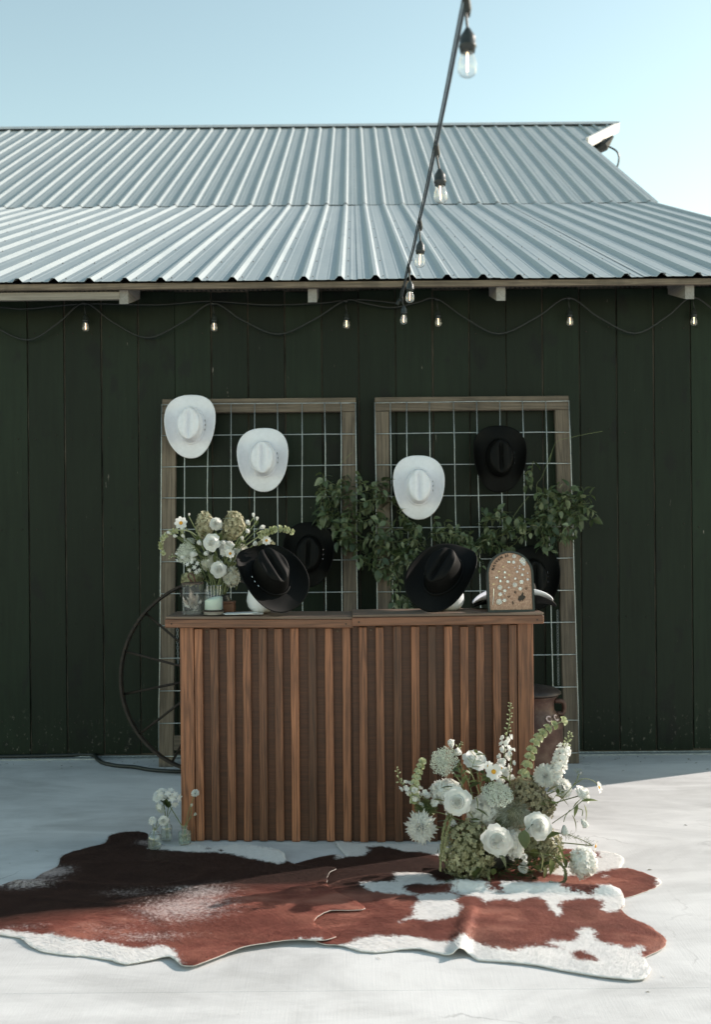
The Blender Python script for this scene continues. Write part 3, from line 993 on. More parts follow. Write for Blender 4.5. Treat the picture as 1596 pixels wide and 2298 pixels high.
    fl_ = u1 + u2 > 1
    u1[fl_], u2[fl_] = 1 - u1[fl_], 1 - u2[fl_]
    bw = np.stack([1 - u1 - u2, u1, u2], 1)
    root = (C[T[fi]] * bw[:, :, None]).sum(1)
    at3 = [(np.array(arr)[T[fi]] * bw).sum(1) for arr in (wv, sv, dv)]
    ang = 2.6 + 0.9 * np.sin(root[:, 0] * 2.3 + seed) + 0.7 * np.cos(root[:, 1] * 3.1) + nr.normal(0, .35, nh)
    L = nr.uniform(.008, .018, nh)
    dirs = np.stack([np.cos(ang), np.sin(ang), nr.uniform(.12, .45, nh)], 1)
    side = np.stack([-np.sin(ang), np.cos(ang), np.zeros(nh)], 1) * 0.0006
    root[:, 2] += 0.0004
    V = np.stack([root - side, root + side, root + dirs * L[:, None]], 1).reshape(-1, 3)
    hm = bpy.data.meshes.new('fur')
    hm.from_pydata(V.tolist(), [], np.arange(nh * 3).reshape(-1, 3).tolist())
    for nm, arr in zip(('white', 'speckle', 'dark'), at3):
        a = hm.attributes.new(nm, 'FLOAT', 'POINT'); a.data.foreach_set('value', np.repeat(arr, 3).tolist())
    hm.materials.append(M_['hide'])
    ho = link('fur', hm, o)
    tag(ho, kind='stuff')
    return o

def c3(*ps): return [(a / 2.0, 1820 + b / 2.0) for a, b in ps]
def c4(*ps): return [(766 + a * .5201, 1852 + b * .5201) for a, b in ps]
def c5(*ps): return [(383 + a * .28, 1852 + b * .28) for a, b in ps]

# hide under the bouquet, farthest from the camera
back_out = c5((965, 325), (1120, 285), (1310, 245)) + c4((20, 137), (-25, 78), (60, 80), (210, 84), (430, 86), (620, 92), (800, 96), (960, 105), (1080, 116), (1150, 120), (1212, 138),
              (1222, 160), (1210, 186), (1250, 190), (1340, 220), (1378, 240), (1375, 262), (1300, 295), (1215, 320), (1100, 345), (800, 350), (400, 345), (100, 330), (-150, 300)) + c5((900, 460), (900, 380))
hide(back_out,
     [c4((-30, 60), (-20, 150), (40, 138), (100, 138), (122, 112), (108, 99), (180, 95), (230, 105), (270, 118), (350, 120), (440, 142), (600, 150), (620, 60)),
      c4((860, 205), (950, 165), (980, 150), (1010, 175), (1080, 150), (1122, 141), (1085, 105), (1240, 110), (1240, 190), (1212, 188), (1150, 200), (1090, 215), (960, 225)),
      c4((1362, 222), (1395, 230), (1390, 275), (1368, 268)), c4((1140, 225), (1155, 226), (1150, 233), (1138, 232))],
     [c4((940, 125), (1000, 112), (1010, 150), (985, 170), (950, 160)), c4((1085, 112), (1118, 122), (1105, 132), (1122, 143), (1088, 152))],
     [], lambda x, y: max(0.0, min(0.97, 0.2 + (0.62 - x) * 2.5 + 0.3 * mnoise.noise(Vector((x * 3, y * 5, 1))))), lambda x, y, de: 0.0,  # dark side: own fur tone with the counter's shade painted in
     'brown and white cowhide underneath the large floor bouquet, farthest back', 0.0, 3, lambda x, y: 0.25)

# front right hide
fr_out = c4((1205, 310), (1225, 355), (1215, 380), (1250, 410), (1330, 445), (1400, 500), (1403, 520), (1385, 545), (1320, 575), (1320, 600), (1337, 635), (1330, 660),
            (1300, 675), (1200, 673), (1000, 643), (850, 615), (700, 598), (600, 590), (560, 573), (530, 570), (500, 580), (400, 560), (310, 545), (150, 555), (80, 550), (10, 530),
            (-90, 520), (-150, 470), (-170, 400), (-140, 330), (-60, 275), (60, 240), (200, 222), (380, 226), (440, 255), (495, 276), (600, 282), (780, 290), (940, 292), (1100, 302))
fold_a, fold_b = gnd(1010, 1999), gnd(1392, 2012)
cr_a, cr_b = gnd(1062, 2040), gnd(1030, 2160)
def fr_height(x, y, de):
    h = 0.0
    # rolled upper edge
    t = (x - fold_a.x) / (fold_b.x - fold_a.x)
    if -0.1 < t < 1.05:
        yl = fold_a.y + (fold_b.y - fold_a.y) * t
        k = max(0.0, min(1.0, min((t + 0.1) / 0.15, (1.05 - t) / 0.1)))
        h += 0.030 * k * exp(-((y - yl + 0.005) / 0.028) ** 2)
    # crease running to the front edge
    d_ = cr_b - cr_a; L = d_.length; d_.normalize()
    rel = Vector((x, y, 0)) - cr_a
    s = rel.dot(d_); q = abs(rel.x * d_.y - rel.y * d_.x)
    if s > -0.05:
        h += (0.012 + 0.022 * max(0, min(1, s / L))) * exp(-(q / 0.022) ** 2) * max(0, min(1, (s + 0.05) / 0.1))
    return h + 0.001 + 0.009 * max(0.0, min(1.0, (y - 3.72) / 0.2))
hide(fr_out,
     [c4((-60, 540), (10, 527), (90, 497), (150, 487), (290, 490), (420, 515), (490, 522), (560, 510), (640, 550), (740, 560), (790, 545), (850, 535), (960, 545), (890, 520), (920, 508),
         (1000, 515), (1025, 500), (1020, 470), (1060, 455), (1105, 475), (1090, 490), (1120, 515), (1140, 525), (1200, 530), (1240, 545), (1290, 535), (1310, 540), (1305, 555), (1275, 562),
         (1310, 580), (1345, 590), (1360, 700), (900, 690), (300, 600), (-60, 600)),
      c4((255, 430), (320, 400), (310, 370), (340, 345), (330, 320), (470, 310), (520, 320), (490, 345), (525, 365), (520, 385), (500, 410), (440, 420), (380, 425), (300, 418)),
      c4((495, 265), (600, 268), (640, 300), (700, 312), (690, 275), (780, 278), (930, 282), (950, 305), (1000, 315), (1090, 320), (1150, 290), (1210, 300), (1240, 350), (1200, 385), (1150, 390),
         (1125, 380), (1140, 345), (1090, 335), (1030, 335), (960, 345), (935, 360), (960, 380), (940, 405), (905, 375), (885, 345), (850, 330), (800, 335), (760, 350), (700, 335), (630, 355), (600, 330), (530, 320), (500, 310)),
      c4((230, 210), (380, 205), (395, 245), (420, 262), (500, 262), (500, 305), (430, 310), (330, 322), (200, 312), (120, 300), (80, 265), (240, 258))],
     [c4((990, 565), (1040, 552), (1085, 570), (1112, 595), (1100, 605), (1040, 600), (1000, 585)), c4((270, 278), (330, 270), (480, 285), (470, 305), (330, 318), (280, 300))],
     [], lambda x, y: max(0.0, min(0.92, 0.12 + 0.5 * mnoise.noise(Vector((x * 2.5, y * 3, 4))) + max(0.0, (y - 3.98) * 7.0) * max(0.0, min(1.0, (0.55 - x) * 3)))), fr_height,  # upper left darkened: bouquet shadow painted over dark back fur
     'red brown and white spotted cowhide at the front right, with a rolled edge', 0.002, 9, lambda x, y: 0.25 + 0.75 * max(0.0, min(1.0, (x - 0.05) / 0.3)) * max(0.0, min(1.0, (4.0 - y) / 0.2)))

# left hide, lying over the right ones
lf_out = [(-60, 2003)] + c3((0, 342), (90, 328), (150, 315), (180, 290), (255, 255), (275, 215), (330, 185), (400, 170), (470, 150), (500, 115), (580, 98), (650, 105), (690, 140), (740, 160), (800, 163), (855, 148), (930, 172),
          (1080, 168), (1200, 185), (1270, 205), (1285, 240), (1330, 262), (1420, 270), (1500, 275), (1505, 285), (1478, 300), (1470, 355), (1520, 392), (1600, 430), (1634, 452), (1632, 466), (1560, 470),
          (1480, 472), (1435, 492), (1410, 522), (1440, 548), (1500, 580), (1498, 594), (1440, 605), (1330, 603), (1250, 610), (1100, 635), (980, 675), (920, 700), (860, 713), (810, 705), (765, 672), (720, 672), (650, 685),
          (560, 695), (480, 675), (370, 657), (330, 655), (200, 640), (130, 610), (90, 580), (0, 563)) + [(-70, 2096), (-130, 2060)]
shadow_line = [gnd(*p) for p in c3((0, 520), (460, 490), (760, 410), (1080, 370), (1400, 300))]  # edge of the counter's shadow across the hide, unused
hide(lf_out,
     [c3((-160, 520), (0, 540), (80, 548), (150, 560), (165, 570), (230, 565), (300, 590), (420, 600), (480, 605), (560, 625), (640, 635), (700, 622), (740, 625), (780, 640), (800, 680), (825, 720), (700, 740), (300, 700), (-160, 640)),
      c3((660, 178), (720, 182), (800, 190), (880, 200), (960, 200), (1060, 215), (1130, 235), (1200, 250), (1260, 262), (1300, 240), (1280, 180), (1000, 140), (855, 130), (780, 150), (690, 165)),
      c3((1320, 603), (1440, 600), (1450, 620), (1330, 615))],
     [c3((925, 178), (950, 181), (930, 186)), c3((985, 190), (1005, 196), (985, 200))],
     [(415, 2045, .30, .22, .86), (455, 2015, .22, .12, .8), (115, 1960, .14, .12, .95), (65, 1985, .2, .12, .9), (300, 2008, .28, .08, .62), (420, 2003, .2, .06, .7), (480, 1990, .16, .06, .55), (250, 2090, .3, .12, .55), (330, 2110, .3, .08, .7), (330, 1895, .1, .08, .75), (60, 2085, .2, .05, .6)],
     lambda x, y: max(0.0, min(0.98, 0.80 + (y - 3.91 - 0.30 * (x + 1.0)) * 6.0 + 0.4 * mnoise.noise(Vector((x * 2.5, y * 4, 2))))),  # far half painted dark towards the counter's shadow edge, over dark brindle
     lambda x, y, de: 0.0165 * max(0.0, min(1.0, (x + 0.80) / 0.40)) + 0.012 * exp(-((y - 4.12 + 0.12 * (x + 1)) / 0.03) ** 2) * (1 if x < -0.2 else 0),
     'brindled brown cowhide with painted dark shade, reaching the left edge with speckled white', 0.001, 5, lambda x, y: 0.3 + 0.7 * max(0.0, min(1.0, (-0.3 - x) / 0.3)))

# ------------------------------------------------------------------ cowboy hats
def hat_meshes(matname):
    nA = 72
    a, b = 0.082, 0.112           # crown base half axes (x side, y front-back)
    at_, bt = 0.067, 0.098        # crown top half axes
    H = 0.118
    rings = []
    # crown top, from the centre outwards
    def top_z(x, y):
        s = max(-1, min(1, y / bt))
        z = H - 0.014 * (s * 0.5 + 0.5) ** 2          # lower towards the front
        z -= 0.026 * exp(-(x / 0.0135) ** 2) * (1 - 0.75 * abs(s) ** 4)
        z -= 0.014 * exp(-((abs(x) - 0.047) / 0.013) ** 2) * (0.3 + 0.7 * (s * 0.5 + 0.5))
        return z
    for sr in (0.02, 0.16, 0.3, 0.44, 0.58, 0.7, 0.8, 0.88, 0.94, 0.98):
        ring = []
        for k in range(nA):
            th = 2 * pi * k / nA
            x, y = sr * at_ * cos(th), sr * bt * sin(th)
            z = top_z(x, y) - 0.010 * max(0, (sr - 0.75) / 0.25) ** 2
            ring.append((x, y, z))
        rings.append(ring)
    for q in (0.0, 0.08, 0.25, 0.45, 0.65, 0.82, 0.94, 1.0):
        ring = []
        for k in range(nA):
            th = 2 * pi * k / nA
            rx_ = at_ + (a - at_) * q ** 0.7; ry_ = bt + (b - bt) * q ** 0.7
            # side pinch near the front of the crown
            pinch = 1 - 0.13 * exp(-((sin(th) - 0.72) / 0.22) ** 2) * (1 - q) ** 0.8
            x, y = rx_ * cos(th) * pinch, ry_ * sin(th)
            zt = top_z(at_ * cos(th), bt * sin(th)) - 0.012
            z = zt * (1 - q) + 0.004 * q
            if q > 0.9: x *= 1 + 0.02 * (q - .9) / .1; y *= 1 + 0.02 * (q - .9) / .1
            ring.append((x, y, z))
        rings.append(ring)
    ncrown = len(rings)
    def brim_edge(th):
        c, s = cos(th), sin(th)
        L = 0.198 if s > 0 else 0.205
        ex = 1.0 / 2.25
        x = 0.166 * (abs(c) ** (2 * ex)) * (1 if c > 0 else -1)
        y = L * (abs(s) ** (2 * ex)) * (1 if s > 0 else -1)
        x *= 1.0 + 0.13 * (y / 0.2) - 0.05 * (y / 0.2) ** 2
        return x, y
    for q in (0.06, 0.15, 0.28, 0.42, 0.56, 0.70, 0.82, 0.92, 1.0):
        ring = []
        for k in range(nA):
            th = 2 * pi * k / nA
            ex_, ey_ = brim_edge(th)
            bx, by = a * 1.02 * cos(th), b * 1.02 * sin(th)
            x = bx + (ex_ - bx) * q; y = by + (ey_ - by) * q
            side = abs(cos(th)) ** 1.5
            z = 0.003 + side * 0.050 * q ** 2.2 - (1 - side) * 0.022 * q ** 1.6 + 0.0
            x *= 1 - 0.07 * side * q ** 3
            ring.append((x, y, z))
        rings.append(ring)
    mb = MB()
    vs_ = [(0, 0, top_z(0, 0))] + [p for rg in rings for p in rg]
    fs = [(0, 1 + k, 1 + (k + 1) % nA) for k in range(nA)]
    for i in range(len(rings) - 1):
        for k in range(nA):
            k2 = (k + 1) % nA
            fs.append((1 + i * nA + k, 1 + (i + 1) * nA + k, 1 + (i + 1) * nA + k2, 1 + i * nA + k2))
    mb.add(vs_, fs)
    me = mb.mesh('hat_felt', M_[matname], True)
    band = MB()
    pr = []
    for k in range(nA):
        th = 2 * pi * k / nA
        pr.append(Vector((a * 1.035 * cos(th), b * 1.035 * sin(th), 0.012)))
    pr.append(pr[0])
    band.tube(pr, 0.0048, 6, False)
    mb2 = band.mesh('hat_band', M_[matname], True)
    bk = MB()
    for i, th in enumerate((-0.22, 0.02, 0.26)):
        bk.lathe([(0.0, 0.003), (0.006, 0.002), (0.007, 0)], 8, Matrix.Translation((a * 1.1 * cos(th), b * 1.08 * sin(th), 0.013)) @ Matrix.Rotation(radians(90), 4, 'Y') @ Matrix.Scale(0.9, 4), 1.0, 1.0, False)
    mb3 = bk.mesh('buckle', M_['silver'] if matname == 'black_felt' else M_['iron'])
    return me, mb2, mb3
HAT = {'white': hat_meshes('white_felt'), 'black': hat_meshes('black_felt')}
def hat(kind, M, label, group=None):
    t = empty('cowboy_hat', (0, 0, 0), label, 'hat', group)
    t.matrix_world = M
    f = link('felt', HAT[kind][0], t)
    md = f.modifiers.new('thickness', 'SOLIDIFY'); md.thickness = 0.004; md.offset = -1
    bd = link('hat_band', HAT[kind][1], t)
    link('buckle', HAT[kind][2], bd)
    return t
def basis(loc, z, y):
    z = Vector(z).normalized(); y = Vector(y)
    y = (y - z * y.dot(z)).normalized()
    x = y.cross(z)
    m = Matrix(((x.x, y.x, z.x, loc[0]), (x.y, y.y, z.y, loc[1]), (x.z, y.z, z.z, loc[2]), (0, 0, 0, 1)))
    return m
def wall_hat(kind, px, py, label, group, spin=0.0, sc=1.0):
    z = at(px, py, 6.15).z
    Y = panel_y(z) - 0.042
    p = at(px, py, Y)
    M = basis(p, (0.0, -1, 0.02 + 0.05), (sin(spin), 0.0, cos(spin))) @ Matrix.Scale(sc, 4)
    return hat(kind, M, label, group)
GW = 'white felt cowboy hats hung on the trellises'
GB = 'black felt cowboy hats hung on the trellises'
wall_hat('white', 428.5, 955, 'white cowboy hat hung highest, over the corner of the trellis frame', GW, 0.02)
wall_hat('white', 591, 1030, 'white cowboy hat hung in the middle of its trellis above the counter flowers', GW, -0.02)
wall_hat('white', 939.5, 1092, 'white cowboy hat hung on the trellis with leaves over its lower brim', GW, 0.0)
wall_hat('black', 1120.5, 1028, 'black cowboy hat hung high on the trellis above the arched pin board', GB, 0.0, 1.05)
wall_hat('black', 693, 1243, 'black cowboy hat hung low on the trellis beside the garland', GB, 0.05, 1.0)
wall_hat('black', 1197, 1296, 'black cowboy hat hung low on the trellis, mostly behind the arched pin board', GB, 0.0)

# hats on head forms standing on the counter
def form(x, y, label):
    b_ = MB()
    prof = [(0.0, 0.0), (0.034, 0.002), (0.054, 0.012), (0.068, 0.03), (0.074, 0.055), (0.072, 0.075), (0.066, 0.10), (0.066, 0.14), (0.055, 0.175), (0.03, 0.195), (0.0, 0.20)]
    b_.lathe(prof, 28, Matrix.Translation((0, 0, 0)), 1, 1, False)
    o = b_.build('hat_form', M_['white_gloss'], smooth=True, loc=(x, y, ZC))
    return tag(o, label, 'hat form', 'white head forms under the counter hats')
pA = at(588, 1372, 4.79)
pB = at(1008, 1372, 4.79)
form(pA.x, pA.y, 'glossy white hat form under the black hat near the jars')
form(pB.x, pB.y, 'glossy white hat form under the black hat near the arched pin board')
cA = at(606, 1295, 4.74)
hat('black', basis(cA, (0.24, -0.68, 0.60), (0.52, -0.40, -0.76)), 'black cowboy hat tipped on a white form beside the counter flowers', 'black hats tipped on white forms')
cB = at(996, 1294, 4.74)
hat('black', basis(cB, (-0.22, -0.68, 0.60), (-0.52, -0.40, -0.76)), 'black cowboy hat tipped on a white form, sun catching its crown', 'black hats tipped on white forms')
# two stacked hats behind the pin board
cC = at(1152, 1352, 4.86)
hat('black', basis((cC.x + 0.01, cC.y, ZC + 0.030), (0.0, 0.02, 1), (1, 0, 0.0)), 'black cowboy hat lying flat under the white hat behind the pin board', 'hats stacked behind the pin board')
hat('white', basis((cC.x, cC.y, ZC + 0.052), (-0.02, 0.06, 1), (1, 0, -0.10)) @ Matrix.Scale(0.97, 4), 'white cowboy hat lying flat behind the arched pin board', 'hats stacked behind the pin board')

# ------------------------------------------------------------------ small things on the counter
def jar_pos(px, py, Y): 
    p = at(px, py, Y); return (p.x, p.y, ZC + 0.001)
S48 = 1 / 473.0
# feather jar
jx, jy, jz = jar_pos(433, 1372, 4.745)
jar = empty('feather_jar', (jx, jy, jz), 'square clear glass jar of grey feathers with a leather strap lid', 'jar')
def rbox(w, d, h, r=0.006, n=4):
    """rounded-square prism outline"""
    pts = []
    for (sx, sy, a0) in ((1, 1, 0), (-1, 1, 90), (-1, -1, 180), (1, -1, 270)):
        for k in range(n + 1):
            a_ = radians(a0 + 90 * k / n)
            pts.append((sx * (w - r) + r * cos(a_), sy * (d - r) + r * sin(a_)))
    return pts
def prism(mb, outline, z0, z1, cap=True):
    n = len(outline)
    vs_ = [(x, y, z0) for x, y in outline] + [(x, y, z1) for x, y in outline]
    fs = [(k, (k + 1) % n, n + (k + 1) % n, n + k) for k in range(n)]
    if cap: fs += [tuple(range(n - 1, -1, -1)), tuple(n + k for k in range(n))]
    mb.add(vs_, fs)
b_ = MB(); prism(b_, rbox(0.0455, 0.0455, 0), 0.0, 0.142)
b_.build('glass', M_['glass'], jar)
b_ = MB(); prism(b_, rbox(0.040, 0.040, 0), 0.004, 0.010); b_.build('glass_base', M_['glass'], jar)
b_ = MB(); prism(b_, rbox(0.047, 0.047, 0), 0.1425, 0.149); b_.build('lid', M_['dark_lid'], jar)
b_ = MB()
st = bez([Vector((-0.002, 0, 0.149)), Vector((-0.022, 0, 0.178)), Vector((-0.012, 0, 0.192)), Vector((0.002, 0, 0.182)), Vector((0.012, 0, 0.150))], 6)
for i in range(len(st) - 1):
    p, q = st[i], st[i + 1]
    d_ = (q - p).normalized(); n_ = Vector((-d_.z, 0, d_.x)) * 0.0015
    vs_ = []
    for r0 in (p, q):
        for yy in (-0.012, 0.012):
            for sg in (-1, 1):
                vs_.append(r0 + Vector((0, yy, 0)) + n_ * sg)
    b_.add(vs_, [(0, 2, 6, 4), (1, 5, 7, 3), (0, 4, 5, 1), (2, 3, 7, 6)])
b_.build('strap', M_['leather'], jar)
for i in range(24):
    fe = MB()
    n = 9
    L = rnd.uniform(0.05, 0.09)
    base = Vector((rnd.uniform(-.028, .028), rnd.uniform(-.028, .028), rnd.uniform(0.012, 0.055)))
    a0 = rnd.uniform(0, 2 * pi); el = rnd.uniform(0.2, 1.4)
    dv_ = Vector((cos(a0) * cos(el), sin(a0) * cos(el), sin(el)))
    sd_ = dv_.orthogonal().normalized()
    pts = []
    p = base.copy()
    for k in range(n):
        p = base + dv_ * (L * k / n) + Vector((0, 0, -0.012 * (k / n) ** 2))
        p.x = max(-.040, min(.040, p.x)); p.y = max(-.040, min(.040, p.y)); p.z = max(0.010, min(0.136, p.z))
        pts.append(p)
    fe.tube(pts, 0.0007, 4)
    for k in range(1, n):
        for sg in (-1, 1):
            for j in range(3):
                q = pts[k] + dv_ * (j * L / n / 3)
                w_ = 0.011 * sin(pi * (k / n) ** 0.7) + 0.002
                e1 = q + sd_ * sg * w_ * rnd.uniform(.7, 1.3) + dv_ * 0.006 + Vector((0, 0, rnd.uniform(-.004, .004)))
                for c_i in range(3):
                    e1[c_i] = max(-.041, min(.041, e1[c_i])) if c_i < 2 else max(0.008, min(0.138, e1[c_i]))
                fe.add([q, q + dv_ * 0.0022, e1], [(0, 1, 2)])
    fe.build('feather', simple('feather_%d' % i, rnd.choice([(0.55, 0.52, 0.48), (0.30, 0.26, 0.22), (0.70, 0.68, 0.65), (0.42, 0.37, 0.32)]), 0.9, 0, 0.3, 120), jar)

# sand glass on coaster
kx, ky, kz = jar_pos(479.5, 1374, 4.715)
b_ = MB()
b_.lathe([(0.0, 0.0), (0.047, 0.0), (0.049, 0.003), (0.047, 0.006), (0.0, 0.006)], 32, None, 1, 1, False)
coaster = tag(b_.build('beaded_coaster', M_['pale_wood'], smooth=False, loc=(kx, ky, kz)), 'round wooden beaded coaster under the glass of pale sand', 'coaster')
b_ = MB(); b_.lathe([(0.0, 0.0065), (0.046, 0.0065), (0.048, 0.010), (0.046, 0.0145), (0.0, 0.0145)], 32, None, 1, 1, False)
b_.build('coaster_disc', M_['pale_wood'], coaster)
bead = MB()
for k in range(30):
    a_ = 2 * pi * k / 30
    bead.lathe([(0.0, -0.0035), (0.003, -0.002), (0.004, 0), (0.003, 0.002), (0.0, 0.0035)], 6, Matrix.Translation((0.0475 * cos(a_), 0.0475 * sin(a_), 0.0165)), 1, 1, False)
tag(bead.build('beads', M_['dark_lid'], coaster), kind='stuff')
sg_ = empty('sand_glass', (kx, ky, kz + 0.0150), 'round glass tumbler half filled with pale green sand', 'glass tumbler')
b_ = MB(); b_.lathe([(0.0, 0.0), (0.044, 0.0), (0.0455, 0.004), (0.0455, 0.104), (0.0445, 0.105), (0.0435, 0.104), (0.0435, 0.007), (0.0, 0.007)], 36, None, 1, 1, False)
b_.build('glass', M_['glass'], sg_, True)
b_ = MB()
prof = [(0.0, 0.008), (0.043, 0.008), (0.043, 0.056)]
n = 36
vs_ = []
for (r, z) in prof + [(0.040, 0.060), (0.026, 0.064), (0.012, 0.066), (0.0005, 0.067)]:
    for k in range(n):
        a_ = 2 * pi * k / n
        dz = 0.0 if z < 0.05 else 0.009 * cos(a_) * (r / 0.043) * 1.0 
        vs_.append((r * cos(a_), r * sin(a_), z + dz))
fs = []
for i in range(6):
    for k in range(n):
        k2 = (k + 1) % n
        fs.append((i * n + k, i * n + k2, (i + 1) * n + k2, (i + 1) * n + k))
b_.add(vs_, fs); b_.build('sand', M_['powder'], sg_, True)
b_ = MB()
for k, (x, y) in enumerate([(-0.028, 0.0), (0.0, 0.01), (0.022, -0.01), (0.03, 0.02), (-0.01, -0.02)]):
    b_.tube([(x * 0.85, y, 0.064), (x, y, 0.118)], 0.0012, 6)
    b_.lathe([(0.005, 0), (0.006, 0.002), (0.005, 0.003)], 10, Matrix.Translation((x, y, 0.118)))
b_.build('metal_picks', M_['silver'], sg_)
# little box
bx_, by_, bz_ = jar_pos(506, 1370, 4.83)
box_t = empty('wooden_box', (bx_, by_, bz_), 'small brown wooden box behind the glass of sand', 'box')
b_ = MB(); b_.box(-0.046, 0.046, -0.03, 0.03, 0, 0.040, None, 0.002); b_.build('box_body', M_['walnut_x'], box_t)
b_ = MB(); b_.box(-0.047, 0.047, -0.031, 0.031, 0.0405, 0.050, None, 0.002); b_.build('lid', M_['walnut_x'], box_t)
# papers
for i, (px, wx, rz, lab) in enumerate([(548, 0.09, 0.05, 'white envelope lying flat at the bottom on the counter'), (537, 0.07, -0.12, 'white envelope lying flat in the middle of the paper pile'), (556, 0.05, 0.25, 'small white card on top of the paper pile')]):
    q = at(px, 1376, 4.715)
    b_ = MB(); b_.box(-wx, wx, -0.035, 0.035, 0, 0.0015)
    o = b_.build('envelope' if i < 2 else 'card', M_['paper'], loc=(q.x, q.y, ZC + 0.0015 + i * 0.0022))
    o.rotation_euler = (0, 0, rz)
    tag(o, lab, 'envelope' if i < 2 else 'card', 'papers on the counter')

# ------------------------------------------------------------------ arched pin board
pb0 = at(1148.5, 1371.5, 4.665)
sign = empty('pin_board', (pb0.x, pb0.y, ZTR + 0.001), 'arched cork pin board with dark green frame and silver charms', 'pin board', None, (radians(-7), radians(0.0), radians(4)))
SWD, SH = 0.1110, 0.2870
def arch(w, h, n=24, z0=0.0, lean_x=0.0):
    pts = [(-w, z0), (w, z0), (w, h - w)]
    for k in range(1, n):
        a_ = pi * k / n
        pts.append((w * cos(a_), h - w + w * sin(a_)))
    pts.append((-w, h - w))
    return pts
def arch_prism(mb, outer, y0, y1, inner=None):
    n = len(outer)
    if inner is None:
        vs_ = [(x, y0, z) for x, z in outer] + [(x, y1, z) for x, z in outer]
        fs = [tuple(range(n)), tuple(range(2 * n - 1, n - 1, -1))]
        fs += [(k, n + k, n + (k + 1) % n, (k + 1) % n) for k in range(n)]
        mb.add(vs_, fs)
    else:
        vs_ = [(x, y0, z) for x, z in outer] + [(x, y1, z) for x, z in outer] + [(x, y0, z) for x, z in inner] + [(x, y1, z) for x, z in inner]
        fs = []
        for k in range(n):
            k2 = (k + 1) % n
            fs += [(k, k2, 2 * n + k2, 2 * n + k), (k, n + k, n + k2, k2), (2 * n + k2, 3 * n + k2, 3 * n + k, 2 * n + k), (n + k2, n + k, 3 * n + k, 3 * n + k2)]
        mb.add(vs_, fs)
o_ = arch(SWD, SH); i_ = arch(SWD - 0.009, SH - 0.009, 24, 0.010)
b_ = MB(); arch_prism(b_, o_, -0.004, 0.026, i_); b_.build('frame', M_['frame_green'], sign)
def cork():
    m, nt, b = new_mat('cork')
    v = mapping(nt)
    vo = N(nt, 'ShaderNodeTexVoronoi'); vo.inputs['Scale'].default_value = 190; nt.links.new(v, vo.inputs['Vector'])
    n1 = noise_tex(nt, v, 120, 4, 0.7)
    c = ramp(nt, vo.outputs['Color'], [(0.2, (0.24, 0.135, 0.09)), (0.6, (0.42, 0.26, 0.185)), (0.95, (0.60, 0.42, 0.32))])
    c = mix_rgb(nt, 0.55, c, ramp(nt, n1, [(0.3, (0.30, 0.175, 0.12)), (0.7, (0.48, 0.31, 0.225))]))
    nt.links.new(c, b.inputs['Base Color']); b.inputs['Roughness'].default_value = 0.9
    bump(nt, b, n1, 0.5, 0.002)
    return m
b_ = MB(); arch_prism(b_, arch(SWD - 0.0095, SH - 0.0095, 24, 0.0105), 0.001, 0.018); b_.build('cork_panel', cork(), sign)
b_ = MB(); arch_prism(b_, arch(SWD - 0.001, SH - 0.001, 24, 0.001), 0.0262, 0.030); b_.build('backing', M_['white_gloss'], sign)
